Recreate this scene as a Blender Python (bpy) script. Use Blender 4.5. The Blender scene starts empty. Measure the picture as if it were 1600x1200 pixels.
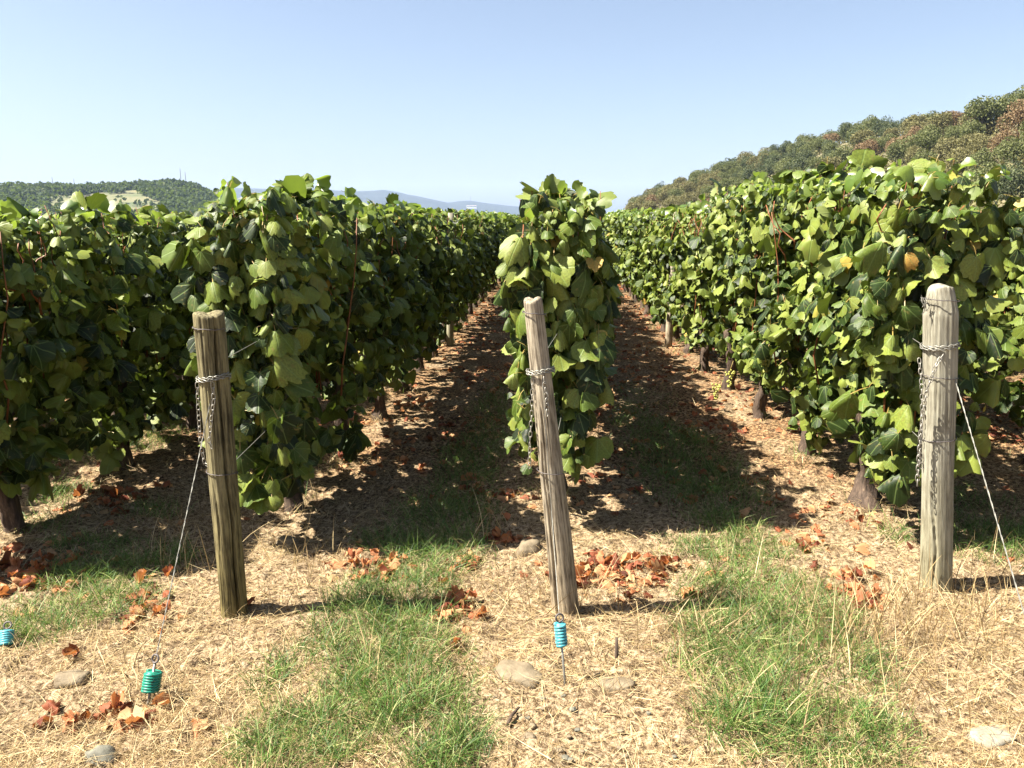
import bpy, math, random
import numpy as np
from mathutils import Vector, Matrix, Quaternion

random.seed(7)
RS = np.random.RandomState(11)
SC = bpy.context.scene
COL = SC.collection
R = math.radians
PI = math.pi

# ------------------------------------------------------------------ camera, sky, sun, exposure
CAM_H = 1.55
PITCH = 11.7
YAW = 3.0
FPX = 1250.0                      # focal length in photograph pixels (1600 wide)
cd = bpy.data.cameras.new('camera')
cam = bpy.data.objects.new('camera', cd)
COL.objects.link(cam)
cam.location = (0, 0, CAM_H)
cam.rotation_euler = (R(90 - PITCH), 0, R(YAW))
cd.sensor_width = 36.0
cd.lens = 36.0 * FPX / 1600.0
cd.clip_start = 0.05
cd.clip_end = 30000
SC.camera = cam

SUN_EL = 53.0
SUN_AZ = -101.0                   # compass angle of the sun, from +Y clockwise (left and slightly behind)
w = bpy.data.worlds.new('World')
SC.world = w
w.use_nodes = True
wn = w.node_tree
bgn = wn.nodes['Background']
sky = wn.nodes.new('ShaderNodeTexSky')
sky.sky_type = 'NISHITA'
sky.sun_disc = False
sky.sun_elevation = R(SUN_EL)
sky.sun_rotation = R(SUN_AZ)
sky.altitude = 200
sky.air_density = 0.9
sky.dust_density = 2.4
sky.ozone_density = 1.0
hs = wn.nodes.new('ShaderNodeHueSaturation')
hs.inputs['Saturation'].default_value = 0.88
hs.inputs['Value'].default_value = 0.84
wn.links.new(sky.outputs[0], hs.inputs['Color'])
wn.links.new(hs.outputs[0], bgn.inputs[0])
bgn.inputs[1].default_value = 0.050
ld = bpy.data.lights.new('sun', 'SUN')
ld.energy = 5.0
ld.angle = R(0.5)
ld.color = (1.0, 0.94, 0.82)
sun = bpy.data.objects.new('sun', ld)
COL.objects.link(sun)
sdir = Vector((math.sin(R(SUN_AZ)) * math.cos(R(SUN_EL)), math.cos(R(SUN_AZ)) * math.cos(R(SUN_EL)), math.sin(R(SUN_EL))))
sun.rotation_euler = sdir.to_track_quat('Z', 'Y').to_euler()
sun.location = sdir * 50
SC.view_settings.view_transform = 'Standard'
SC.view_settings.look = 'None'
SC.view_settings.gamma = 1
SC.view_settings.use_curve_mapping = False
SC.view_settings.exposure = 2.22

# ------------------------------------------------------------------ helpers
CR = Matrix.Rotation(R(YAW), 3, 'Z') @ Matrix.Rotation(R(90 - PITCH), 3, 'X')


def ray(px, py):
    return CR @ Vector(((px - 800) / FPX, (600 - py) / FPX, -1.0))


def on_ground(px, py, z=0.0):
    d = ray(px, py)
    t = (z - CAM_H) / d.z
    return Vector((d.x * t, d.y * t, z))


def at_depth(px, py, Y):
    d = ray(px, py)
    t = Y / d.y
    return Vector((d.x * t, Y, CAM_H + d.z * t))


def az_el(px, py):
    d = ray(px, py)
    return math.degrees(math.atan2(d.x, d.y)), math.degrees(math.atan2(d.z, math.hypot(d.x, d.y)))


def tag(o, label=None, cat=None, group=None, kind=None):
    if label: o['label'] = label
    if cat: o['category'] = cat
    if group: o['group'] = group
    if kind: o['kind'] = kind
    return o


def empty(name, loc=(0, 0, 0)):
    o = bpy.data.objects.new(name, None)
    o.empty_display_size = 0.1
    o.location = loc
    COL.objects.link(o)
    return o


def link(name, me, parent=None, loc=None):
    o = bpy.data.objects.new(name, me)
    COL.objects.link(o)
    if parent is not None: o.parent = parent
    if loc is not None: o.location = loc
    return o


def mesh(name, V, F, mats, midx=None, uv=None, smooth=True):
    """V (n,3), F (m,3) or (m,4) arrays; uv (m*k,2) per loop"""
    V = np.asarray(V, dtype=np.float32)
    F = np.asarray(F, dtype=np.int32)
    me = bpy.data.meshes.new(name)
    m, k = F.shape
    me.vertices.add(len(V)); me.vertices.foreach_set('co', V.ravel())
    me.loops.add(m * k); me.loops.foreach_set('vertex_index', F.ravel())
    me.polygons.add(m)
    me.polygons.foreach_set('loop_start', np.arange(0, m * k, k, dtype=np.int32))
    me.polygons.foreach_set('use_smooth', np.full(m, smooth, dtype=bool))
    for mt in (mats if isinstance(mats, (list, tuple)) else [mats]): me.materials.append(mt)
    if midx is not None: me.polygons.foreach_set('material_index', np.asarray(midx, dtype=np.int32))
    if uv is not None:
        l = me.uv_layers.new(name='uv')
        l.data.foreach_set('uv', np.asarray(uv, dtype=np.float32).ravel())
    me.update(calc_edges=True)
    return me


def vn(x, y, seed=0):
    x = np.asarray(x, float); y = np.asarray(y, float)
    xi = np.floor(x).astype(np.int64); yi = np.floor(y).astype(np.int64)
    fx = x - xi; fy = y - yi
    fx = fx * fx * (3 - 2 * fx); fy = fy * fy * (3 - 2 * fy)

    def h(a, b):
        n = (a * 374761393 + b * 668265263 + seed * 1442695041) & 0x7fffffff
        n = ((n ^ (n >> 13)) * 1274126177) & 0x7fffffff
        n = n ^ (n >> 16)
        return (n & 0xffff) / 65535.0
    return (h(xi, yi) * (1 - fx) + h(xi + 1, yi) * fx) * (1 - fy) + (h(xi, yi + 1) * (1 - fx) + h(xi + 1, yi + 1) * fx) * fy


def gz(x, y):
    """ground height (smooth part)"""
    x = np.asarray(x, float); y = np.asarray(y, float)
    f = np.clip((30 - np.hypot(x, y)) / 15, 0, 1)
    return f * (0.045 * (vn(x * 1.3 + 9, y * 1.3, 1) - 0.5) + 0.018 * (vn(x * 5, y * 5, 2) - 0.5))


def gf(x, y):
    near = np.clip((9 - np.hypot(x, y - 2)) / 4, 0, 1)
    c = np.clip(vn(x * 15, y * 15, 5) - 0.40, 0, 1) * 0.046 + np.clip(vn(x * 38, y * 38, 6) - 0.4, 0, 1) * 0.022
    return gz(x, y) + near * (c - 0.012)


def tube_arrays(pts, rad, seg=8, cap=True, noise=None):
    pts = [Vector(p) for p in pts]
    n = len(pts)
    if not hasattr(rad, '__len__'): rad = [rad] * n
    V = []; F = []
    t0 = (pts[1] - pts[0]).normalized()
    up = Vector((0, 0, 1)) if abs(t0.z) < 0.9 else Vector((1, 0, 0))
    a = t0.cross(up).normalized()
    for i, p in enumerate(pts):
        t = ((pts[min(i + 1, n - 1)] - pts[max(i - 1, 0)])).normalized()
        a = (a - t * a.dot(t)).normalized()
        b = t.cross(a)
        for j in range(seg):
            th = 2 * PI * j / seg
            r = rad[i] * (1 + (noise(i, j) if noise else 0))
            V.append(tuple(p + a * (math.cos(th) * r) + b * (math.sin(th) * r)))
    for i in range(n - 1):
        for j in range(seg):
            k = (j + 1) % seg
            F.append((i * seg + j, i * seg + k, (i + 1) * seg + k, (i + 1) * seg + j))
    if cap:
        V.append(tuple(pts[0])); V.append(tuple(pts[-1]))
        c0, c1 = len(V) - 2, len(V) - 1
        for j in range(0, seg, 1):
            k = (j + 1) % seg
            F.append((c0, k, j, j)); F.append((c1, (n - 1) * seg + j, (n - 1) * seg + k, (n - 1) * seg + k))
    return V, F


class MB:
    """collects shapes into one mesh (polygons of any size)"""
    def __init__(s): s.V = []; s.F = []
    def add(s, V, F):
        o = len(s.V); s.V += [tuple(v) for v in V]
        for f in F:
            g = []
            for i in f:
                if i + o not in g: g.append(i + o)
            s.F.append(g)
    def tube(s, *a, **k): s.add(*tube_arrays(*a, **k))
    def build(s, name, mat, parent=None, smooth=True, loc=None):
        me = bpy.data.meshes.new(name)
        me.from_pydata(s.V, [], s.F)
        me.materials.append(mat)
        me.polygons.foreach_set('use_smooth', [smooth] * len(me.polygons))
        me.update()
        return link(name, me, parent, loc)


# ------------------------------------------------------------------ materials
def mat_new(name):
    m = bpy.data.materials.new(name)
    m.use_nodes = True
    nt = m.node_tree
    b = nt.nodes['Principled BSDF']
    return m, nt, b


def N(nt, t, **k):
    n = nt.nodes.new(t)
    for a, v in k.items(): setattr(n, a, v)
    return n


def ramp(nt, stops, interp='LINEAR'):
    r = N(nt, 'ShaderNodeValToRGB')
    r.color_ramp.interpolation = interp
    el = r.color_ramp.elements
    while len(el) > 1: el.remove(el[-1])
    el[0].position = stops[0][0]; el[0].color = (*stops[0][1], 1)
    for p, c in stops[1:]:
        e = el.new(p); e.color = (*c, 1)
    return r


def math_(nt, op, a, b=None, c=None):
    n = N(nt, 'ShaderNodeMath', operation=op)
    for i, v in enumerate((a, b, c)):
        if v is None: continue
        if isinstance(v, (int, float)): n.inputs[i].default_value = v
        else: nt.links.new(v, n.inputs[i])
    return n.outputs[0]


def rand_socket(nt):
    g = N(nt, 'ShaderNodeNewGeometry'); o = N(nt, 'ShaderNodeObjectInfo')
    return math_(nt, 'FRACT', math_(nt, 'ADD', g.outputs['Random Per Island'], math_(nt, 'MULTIPLY', o.outputs['Random'], 7.31))), g


def leafy(name, stops, trans=(0.30, 0.42, 0.05), tfac=0.3, rough=0.42, veins=False, under=None, spec=0.5, noise_scale=14.0):
    m, nt, b = mat_new(name)
    L = nt.links
    r, g = rand_socket(nt)
    cr = ramp(nt, stops); L.new(r, cr.inputs[0])
    col = cr.outputs[0]
    # blotches on the blade
    tc = N(nt, 'ShaderNodeTexCoord')
    nz = N(nt, 'ShaderNodeTexNoise'); nz.inputs['Scale'].default_value = noise_scale; nz.inputs['Detail'].default_value = 3
    L.new(tc.outputs['Object'], nz.inputs['Vector'])
    mr = N(nt, 'ShaderNodeMapRange'); mr.inputs[1].default_value = 0.3; mr.inputs[2].default_value = 0.7
    mr.inputs[3].default_value = 0.72; mr.inputs[4].default_value = 1.3
    L.new(nz.outputs[0], mr.inputs[0])
    mx = N(nt, 'ShaderNodeVectorMath', operation='SCALE')
    L.new(col, mx.inputs[0]); L.new(mr.outputs[0], mx.inputs['Scale'])
    col = mx.outputs[0]
    if veins:
        uv = N(nt, 'ShaderNodeUVMap')
        sp = N(nt, 'ShaderNodeSeparateXYZ'); L.new(uv.outputs[0], sp.inputs[0])
        ax = math_(nt, 'ABSOLUTE', sp.outputs[0]); y = sp.outputs[1]
        ds = []
        for ang in (0, 38, 80):
            s_, c_ = math.sin(R(ang)), math.cos(R(ang))
            # distance from the ray, only on the positive side
            d = math_(nt, 'ABSOLUTE', math_(nt, 'SUBTRACT', math_(nt, 'MULTIPLY', ax, c_), math_(nt, 'MULTIPLY', y, s_)))
            ds.append(d)
        # side veins: fine stripes branching off
        st = math_(nt, 'ABSOLUTE', math_(nt, 'SUBTRACT', math_(nt, 'FRACT', math_(nt, 'ADD', math_(nt, 'MULTIPLY', y, 6.0), math_(nt, 'MULTIPLY', ax, -5.0))), 0.5))
        dm = math_(nt, 'MINIMUM', ds[0], math_(nt, 'MINIMUM', ds[1], ds[2]))
        v1 = N(nt, 'ShaderNodeMapRange'); v1.inputs[1].default_value = 0.008; v1.inputs[2].default_value = 0.03
        v1.inputs[3].default_value = 1; v1.inputs[4].default_value = 0
        L.new(dm, v1.inputs[0])
        v2 = N(nt, 'ShaderNodeMapRange'); v2.inputs[1].default_value = 0.0; v2.inputs[2].default_value = 0.10
        v2.inputs[3].default_value = 0.18; v2.inputs[4].default_value = 0
        L.new(st, v2.inputs[0])
        vv = math_(nt, 'MAXIMUM', v1.outputs[0], v2.outputs[0])
        mv = N(nt, 'ShaderNodeMix', data_type='RGBA')
        L.new(math_(nt, 'MULTIPLY', vv, 0.45), mv.inputs[0]); L.new(col, mv.inputs[6]); mv.inputs[7].default_value = (0.14, 0.20, 0.06, 1)
        col = mv.outputs[2]
        sv = N(nt, 'ShaderNodeVectorMath', operation='ADD'); L.new(uv.outputs[0], sv.inputs[0])
        cb = N(nt, 'ShaderNodeCombineXYZ'); L.new(math_(nt, 'MULTIPLY', r, 57.0), cb.inputs[2]); L.new(cb.outputs[0], sv.inputs[1])
        ns = N(nt, 'ShaderNodeTexNoise'); ns.inputs['Scale'].default_value = 7; ns.inputs['Detail'].default_value = 4; L.new(sv.outputs[0], ns.inputs['Vector'])
        ms_ = N(nt, 'ShaderNodeMapRange'); ms_.inputs[1].default_value = 0.60; ms_.inputs[2].default_value = 0.70; ms_.inputs[4].default_value = 0.7; L.new(ns.outputs[0], ms_.inputs[0])
        m3 = N(nt, 'ShaderNodeMix', data_type='RGBA'); L.new(ms_.outputs[0], m3.inputs[0]); L.new(col, m3.inputs[6]); m3.inputs[7].default_value = (0.13, 0.105, 0.03, 1)
        col = m3.outputs[2]
        bp = N(nt, 'ShaderNodeBump'); bp.inputs['Strength'].default_value = 0.35; bp.inputs['Distance'].default_value = 0.003
        L.new(math_(nt, 'SUBTRACT', math_(nt, 'MULTIPLY', nz.outputs[0], 0.5), vv), bp.inputs['Height'])
        L.new(bp.outputs[0], b.inputs['Normal'])
    if under is not None:
        mu = N(nt, 'ShaderNodeMix', data_type='RGBA')
        L.new(math_(nt, 'MULTIPLY', g.outputs['Backfacing'], 0.65), mu.inputs[0]); L.new(col, mu.inputs[6]); mu.inputs[7].default_value = (*under, 1)
        col = mu.outputs[2]
    L.new(col, b.inputs['Base Color'])
    b.inputs['Roughness'].default_value = rough
    b.inputs['Specular IOR Level'].default_value = spec
    tr = N(nt, 'ShaderNodeBsdfTranslucent'); tr.inputs[0].default_value = (*trans, 1)
    ms = N(nt, 'ShaderNodeMixShader'); ms.inputs[0].default_value = tfac
    out = nt.nodes['Material Output']
    L.new(b.outputs[0], ms.inputs[1]); L.new(tr.outputs[0], ms.inputs[2]); L.new(ms.outputs[0], out.inputs[0])
    return m


M = {}
M['leaf'] = leafy('vine_leaf', [(0, (0.005, 0.010, 0.0025)), (0.24, (0.013, 0.026, 0.004)), (0.48, (0.058, 0.086, 0.011)), (0.8, (0.130, 0.155, 0.026)),
                                (0.986, (0.12, 0.14, 0.03)), (0.993, (0.26, 0.22, 0.04)), (1.0, (0.28, 0.15, 0.04))],
                  veins=True, under=(0.17, 0.20, 0.06), tfac=0.075, rough=0.5, spec=0.22, trans=(0.22,0.32,0.03))
M['young'] = leafy('young_vine_leaf', [(0, (0.045, 0.085, 0.012)), (0.6, (0.095, 0.135, 0.02)), (1.0, (0.12, 0.145, 0.03))],
                   under=(0.14, 0.17, 0.06), tfac=0.28, rough=0.4)
M['dry_leaf'] = leafy('dry_vine_leaf', [(0, (0.04, 0.012, 0.007)), (0.2, (0.13, 0.035, 0.018)), (0.4, (0.27, 0.09, 0.04)), (0.7, (0.36, 0.165, 0.075)), (1, (0.36, 0.24, 0.12))],
                      trans=(0.6, 0.22, 0.06), tfac=0.2, rough=0.7, spec=0.2, noise_scale=30)
M['grass'] = leafy('green_grass', [(0, (0.014, 0.042, 0.007)), (0.4, (0.04, 0.095, 0.015)), (0.7, (0.09, 0.155, 0.032)), (0.9, (0.17, 0.21, 0.06)), (1, (0.28, 0.27, 0.11))],
                   trans=(0.25, 0.38, 0.07), tfac=0.2, rough=0.55, spec=0.3)
M['straw'] = leafy('straw', [(0, (0.06, 0.033, 0.015)), (0.3, (0.18, 0.115, 0.05)), (0.7, (0.35, 0.26, 0.125)), (1, (0.52, 0.42, 0.24))],
                   trans=(0.6, 0.45, 0.2), tfac=0.15, rough=0.6, spec=0.3)
M['tree_green'] = leafy('tree_green', [(0, (0.075, 0.083, 0.034)), (1, (0.12, 0.128, 0.054))], tfac=0.15, trans=(0.2, 0.25, 0.05), rough=0.7, spec=0.1, noise_scale=0.35)
M['tree_dark'] = leafy('tree_dark', [(0, (0.055, 0.066, 0.033)), (1, (0.092, 0.103, 0.054))], tfac=0.15, trans=(0.12, 0.18, 0.05), rough=0.7, spec=0.1, noise_scale=0.35)
M['tree_olive'] = leafy('tree_olive', [(0, (0.10, 0.096, 0.042)), (1, (0.165, 0.15, 0.068))], tfac=0.15, trans=(0.25, 0.22, 0.06), rough=0.7, spec=0.1, noise_scale=0.35)
M['tree_rust'] = leafy('tree_rust', [(0, (0.13, 0.093, 0.05)), (1, (0.20, 0.14, 0.08))], tfac=0.15, trans=(0.3, 0.16, 0.06), rough=0.7, spec=0.1, noise_scale=0.35)


def simple(name, stops, scale=6.0, vec_scale=(1, 1, 1), rough=0.8, bump=0.3, bdist=0.01, detail=6, metal=0.0, spec=0.3, coord='Object'):
    m, nt, b = mat_new(name)
    L = nt.links
    tc = N(nt, 'ShaderNodeTexCoord'); mp = N(nt, 'ShaderNodeMapping'); mp.inputs['Scale'].default_value = vec_scale
    L.new(tc.outputs[coord], mp.inputs[0])
    nz = N(nt, 'ShaderNodeTexNoise'); nz.inputs['Scale'].default_value = scale; nz.inputs['Detail'].default_value = detail
    nz.inputs['Roughness'].default_value = 0.65
    L.new(mp.outputs[0], nz.inputs['Vector'])
    cr = ramp(nt, stops); L.new(nz.outputs[0], cr.inputs[0]); L.new(cr.outputs[0], b.inputs['Base Color'])
    bp = N(nt, 'ShaderNodeBump'); bp.inputs['Strength'].default_value = bump; bp.inputs['Distance'].default_value = bdist
    L.new(nz.outputs[0], bp.inputs['Height']); L.new(bp.outputs[0], b.inputs['Normal'])
    b.inputs['Roughness'].default_value = rough; b.inputs['Metallic'].default_value = metal; b.inputs['Specular IOR Level'].default_value = spec
    return m


def wood(name, dark, mid, light, foot=None):
    m, nt, b = mat_new(name)
    L = nt.links
    tc = N(nt, 'ShaderNodeTexCoord')
    mp = N(nt, 'ShaderNodeMapping'); mp.inputs['Scale'].default_value = (1, 1, 0.055)
    L.new(tc.outputs['Object'], mp.inputs[0])
    n1 = N(nt, 'ShaderNodeTexNoise'); n1.inputs['Scale'].default_value = 130; n1.inputs['Detail'].default_value = 5; n1.inputs['Roughness'].default_value = 0.7
    L.new(mp.outputs[0], n1.inputs['Vector'])
    n2 = N(nt, 'ShaderNodeTexNoise'); n2.inputs['Scale'].default_value = 9; n2.inputs['Detail'].default_value = 4
    L.new(tc.outputs['Object'], n2.inputs['Vector'])
    mixf = math_(nt, 'ADD', math_(nt, 'MULTIPLY', n1.outputs[0], 0.68), math_(nt, 'MULTIPLY', n2.outputs[0], 0.32))
    cr = ramp(nt, [(0.30, dark), (0.43, mid), (0.56, light), (0.75, tuple(min(1, c * 1.15) for c in light))])
    L.new(mixf, cr.inputs[0])
    col = cr.outputs[0]
    if foot:
        sp = N(nt, 'ShaderNodeSeparateXYZ'); L.new(tc.outputs['Object'], sp.inputs[0])
        mr = N(nt, 'ShaderNodeMapRange'); mr.inputs[1].default_value = 0.0; mr.inputs[2].default_value = 0.75; mr.inputs[3].default_value = 0.85; mr.inputs[4].default_value = 0.0
        L.new(math_(nt, 'ADD', sp.outputs[2], math_(nt, 'MULTIPLY', n2.outputs[0], 0.3)), mr.inputs[0])
        mx = N(nt, 'ShaderNodeMix', data_type='RGBA', blend_type='MULTIPLY')
        L.new(mr.outputs[0], mx.inputs[0]); L.new(col, mx.inputs[6]); mx.inputs[7].default_value = (*foot, 1)
        col = mx.outputs[2]
    L.new(col, b.inputs['Base Color'])
    bp = N(nt, 'ShaderNodeBump'); bp.inputs['Strength'].default_value = 0.8; bp.inputs['Distance'].default_value = 0.004
    L.new(n1.outputs[0], bp.inputs['Height']); L.new(bp.outputs[0], b.inputs['Normal'])
    b.inputs['Roughness'].default_value = 0.85; b.inputs['Specular IOR Level'].default_value = 0.2
    return m


M['wood_left'] = wood('old_olive_grey_wood', (0.012, 0.010, 0.006), (0.065, 0.055, 0.030), (0.18, 0.155, 0.082), foot=(0.95, 0.85, 0.45))
M['wood_mid'] = wood('cracked_grey_wood', (0.016, 0.011, 0.007), (0.13, 0.105, 0.074), (0.32, 0.275, 0.205), foot=(0.95, 0.85, 0.7))
M['wood_right'] = wood('pale_weathered_wood', (0.05, 0.044, 0.032), (0.17, 0.155, 0.115), (0.27, 0.255, 0.20), foot=(0.92, 0.88, 0.62))
M['bark'] = simple('vine_bark', [(0.3, (0.02, 0.014, 0.010)), (0.55, (0.075, 0.05, 0.035)), (0.75, (0.17, 0.12, 0.08))], scale=60, vec_scale=(1, 1, 0.15), bump=1.0, bdist=0.01)
M['cane'] = simple('orange_cane', [(0.3, (0.09, 0.030, 0.012)), (0.6, (0.20, 0.075, 0.028)), (0.8, (0.30, 0.15, 0.055))], scale=25, rough=0.55, bump=0.3, bdist=0.002)
M['petiole'] = simple('petiole', [(0.3, (0.20, 0.10, 0.03)), (0.7, (0.24, 0.22, 0.05))], scale=8, rough=0.5, bump=0.0)
M['wire'] = simple('galvanised_wire', [(0.3, (0.14, 0.135, 0.12)), (0.7, (0.30, 0.29, 0.25))], scale=80, rough=0.5, metal=0.5, bump=0.1, bdist=0.001)
M['dark_wire'] = simple('rusty_dark_wire', [(0.3, (0.05, 0.045, 0.05)), (0.7, (0.14, 0.12, 0.11))], scale=80, rough=0.6, metal=0.4, bump=0.1, bdist=0.001)
M['chain'] = simple('grey_chain_steel', [(0.3, (0.16, 0.15, 0.13)), (0.7, (0.34, 0.32, 0.28))], scale=90, rough=0.5, metal=0.55, bump=0.2, bdist=0.001)
M['green_coat'] = simple('turquoise_green_coat', [(0.35, (0.03, 0.06, 0.04)), (0.45, (0.01, 0.15, 0.10)), (0.7, (0.02, 0.22, 0.15))], scale=90, rough=0.4, bump=0.1, bdist=0.001)
M['blue_coat'] = simple('turquoise_blue_coat', [(0.35, (0.08, 0.14, 0.15)), (0.45, (0.05, 0.27, 0.31)), (0.7, (0.12, 0.38, 0.42))], scale=90, rough=0.4, bump=0.1, bdist=0.001)
M['stone'] = simple('pale_limestone', [(0.3, (0.10, 0.075, 0.045)), (0.7, (0.20, 0.16, 0.105))], scale=18, bump=0.7, bdist=0.01)
M['stone_grey'] = simple('grey_stone', [(0.3, (0.07, 0.065, 0.05)), (0.7, (0.16, 0.155, 0.12))], scale=18, bump=0.7, bdist=0.01)
M['stone_white'] = simple('white_stone', [(0.3, (0.13, 0.11, 0.08)), (0.7, (0.28, 0.26, 0.21))], scale=14, bump=0.6, bdist=0.01)
M['grape'] = simple('green_grape', [(0.3, (0.20, 0.22, 0.04)), (0.7, (0.36, 0.33, 0.08))], scale=30, rough=0.35, bump=0.0)
M['plaster'] = simple('white_plaster', [(0.3, (0.7, 0.7, 0.68)), (0.7, (0.8, 0.8, 0.78))], scale=1, bump=0.0)
M['roof'] = simple('grey_roof', [(0.3, (0.25, 0.2, 0.18)), (0.7, (0.35, 0.28, 0.24))], scale=1, bump=0.0)
M['glass'] = simple('dark_window_glass', [(0.3, (0.03, 0.03, 0.04)), (0.7, (0.06, 0.06, 0.07))], scale=1, bump=0.0, rough=0.2)
M['ridge'] = simple('far_wooded_ridge', [(0.35, (0.008, 0.014, 0.014)), (0.65, (0.022, 0.030, 0.026))], scale=0.012, bump=0.0, detail=8)
M['hill_floor'] = simple('hillside_undergrowth', [(0.35, (0.06, 0.055, 0.03)), (0.65, (0.13, 0.11, 0.06))], scale=0.2, bump=0.5, bdist=0.5)

# ground material: soil, straw litter and rusty, shade-darkened leaf litter by world position
def ground_mat():
    m, nt, b = mat_new('dry_soil_and_straw')
    L = nt.links
    tc = N(nt, 'ShaderNodeTexCoord')
    def noise(scale, detail=5, vs=(1, 1, 1), rough=0.6):
        mp = N(nt, 'ShaderNodeMapping'); mp.inputs['Scale'].default_value = vs; L.new(tc.outputs['Object'], mp.inputs[0])
        n = N(nt, 'ShaderNodeTexNoise'); n.inputs['Scale'].default_value = scale; n.inputs['Detail'].default_value = detail; n.inputs['Roughness'].default_value = rough
        L.new(mp.outputs[0], n.inputs['Vector']); return n.outputs[0]
    a = noise(45); c = noise(2.2, 4); d = noise(140, 3)
    cr = ramp(nt, [(0.34, (0.020, 0.012, 0.007)), (0.44, (0.08, 0.052, 0.028)), (0.52, (0.22, 0.16, 0.095)), (0.66, (0.38, 0.30, 0.20))])
    L.new(math_(nt, 'ADD', math_(nt, 'MULTIPLY', a, 0.6), math_(nt, 'MULTIPLY', d, 0.4)), cr.inputs[0])
    # leaf litter further up the alleys, its colour darkened to imitate the rows' shade
    sp = N(nt, 'ShaderNodeSeparateXYZ'); L.new(tc.outputs['Object'], sp.inputs[0])
    mr = N(nt, 'ShaderNodeMapRange'); mr.inputs[1].default_value = 3.9; mr.inputs[2].default_value = 5.2; L.new(sp.outputs[1], mr.inputs[0])
    cl = ramp(nt, [(0.40, (0.018, 0.009, 0.005)), (0.5, (0.10, 0.048, 0.022)), (0.58, (0.25, 0.145, 0.065)), (0.70, (0.38, 0.27, 0.15))])
    L.new(a, cl.inputs[0])
    mx = N(nt, 'ShaderNodeMix', data_type='RGBA')
    th = N(nt, 'ShaderNodeMapRange'); th.inputs[1].default_value = 0.36; th.inputs[2].default_value = 0.54; L.new(c, th.inputs[0])
    L.new(math_(nt, 'MULTIPLY', mr.outputs[0], math_(nt, 'MULTIPLY', th.outputs[0], 0.85)), mx.inputs[0])
    L.new(cr.outputs[0], mx.inputs[6]); L.new(cl.outputs[0], mx.inputs[7])
    # beyond the vineyard: fields
    fr = N(nt, 'ShaderNodeMapRange'); fr.inputs[1].default_value = 60; fr.inputs[2].default_value = 110
    ln = N(nt, 'ShaderNodeVectorMath', operation='LENGTH'); L.new(tc.outputs['Object'], ln.inputs[0]); L.new(ln.outputs['Value'], fr.inputs[0])
    m2 = N(nt, 'ShaderNodeMix', data_type='RGBA'); L.new(fr.outputs[0], m2.inputs[0]); L.new(mx.outputs[2], m2.inputs[6]); m2.inputs[7].default_value = (0.10, 0.13, 0.05, 1)
    L.new(m2.outputs[2], b.inputs['Base Color'])
    bp = N(nt, 'ShaderNodeBump'); bp.inputs['Strength'].default_value = 0.9; bp.inputs['Distance'].default_value = 0.012
    L.new(math_(nt, 'ADD', a, math_(nt, 'MULTIPLY', d, 0.5)), bp.inputs['Height']); L.new(bp.outputs[0], b.inputs['Normal'])
    b.inputs['Roughness'].default_value = 0.95; b.inputs['Specular IOR Level'].default_value = 0.15
    return m
M['ground'] = ground_mat()

# ------------------------------------------------------------------ ground sheet
def axis(fine0, fine1, step, far):
    a = list(np.arange(fine0, fine1 + 1e-6, step))
    s = step; v = a[-1]
    while v < far:
        s *= 1.13; v += s; a.append(v)
    s = step; v = a[0]; pre = []
    while v > -far:
        s *= 1.13; v -= s; pre.append(v)
    return np.array(pre[::-1] + a)
gx = axis(-3.2, 3.2, 0.019, 7000); gy = axis(1.7, 5.6, 0.019, 7000)
X, Y = np.meshgrid(gx, gy)
Z = gf(X, Y)
V = np.stack([X.ravel(), Y.ravel(), Z.ravel()], 1)
nx, ny = len(gx), len(gy)
I = (np.arange(ny - 1)[:, None] * nx + np.arange(nx - 1)[None, :]).ravel()
F = np.stack([I, I + 1, I + nx + 1, I + nx], 1)
o = link('ground', mesh('ground', V, F, M['ground']))
tag(o, kind='structure')

# ------------------------------------------------------------------ hills
def hill(name, prof, near_f, far_f, mat, rough, seed, steps=60, daz=0.25, floor_z=-1.0):
    """prof: list of (azimuth deg, distance, height); slope from near_f*dist (z=floor) up to dist and down to far_f*dist"""
    az = np.arange(prof[0][0], prof[-1][0] + 1e-6, daz)
    pr = np.array(prof)
    D = np.interp(az, pr[:, 0], pr[:, 1]); H = np.interp(az, pr[:, 0], pr[:, 2])
    u = np.linspace(0, 1, steps)
    A, U = np.meshgrid(az, u)
    Dm = D[None, :]; Hm = H[None, :]
    rr = np.where(U < 0.6, near_f + (1 - near_f) * (U / 0.6), 1 + (far_f - 1) * (U - 0.6) / 0.4)
    t = np.where(U < 0.6, U / 0.6, 1 - (U - 0.6) / 0.4)
    s = t * t * (3 - 2 * t)
    dist = rr * Dm
    hx = dist * np.sin(np.radians(A)); hy = dist * np.cos(np.radians(A))
    n = vn(hx / rough, hy / rough, seed) - 0.5 + 0.5 * (vn(hx / rough * 3, hy / rough * 3, seed + 1) - 0.5)
    z = floor_z + (Hm - floor_z) * s * (1 + 0.12 * n)
    V = np.stack([hx.ravel(), hy.ravel(), z.ravel()], 1)
    a, b_ = len(az), steps
    I = (np.arange(b_ - 1)[:, None] * a + np.arange(a - 1)[None, :]).ravel()
    F = np.stack([I, I + 1, I + a + 1, I + a], 1)
    o = link(name, mesh(name, V, F, mat))
    tag(o, kind='structure')
    def height(azd, dist_):
        d = np.interp(azd, az, D); h = np.interp(azd, az, H)
        q = dist_ / d
        t = np.where(q < 1, (q - near_f) / (1 - near_f), 1 - (q - 1) / (far_f - 1))
        t = np.clip(t, 0, 1); s = t * t * (3 - 2 * t)
        x = dist_ * np.sin(np.radians(azd)); y = dist_ * np.cos(np.radians(azd))
        n = vn(x / rough, y / rough, seed) - 0.5 + 0.5 * (vn(x / rough * 3, y / rough * 3, seed + 1) - 0.5)
        return floor_z + (h - floor_z) * s * (1 + 0.12 * n)
    return o, height


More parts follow.
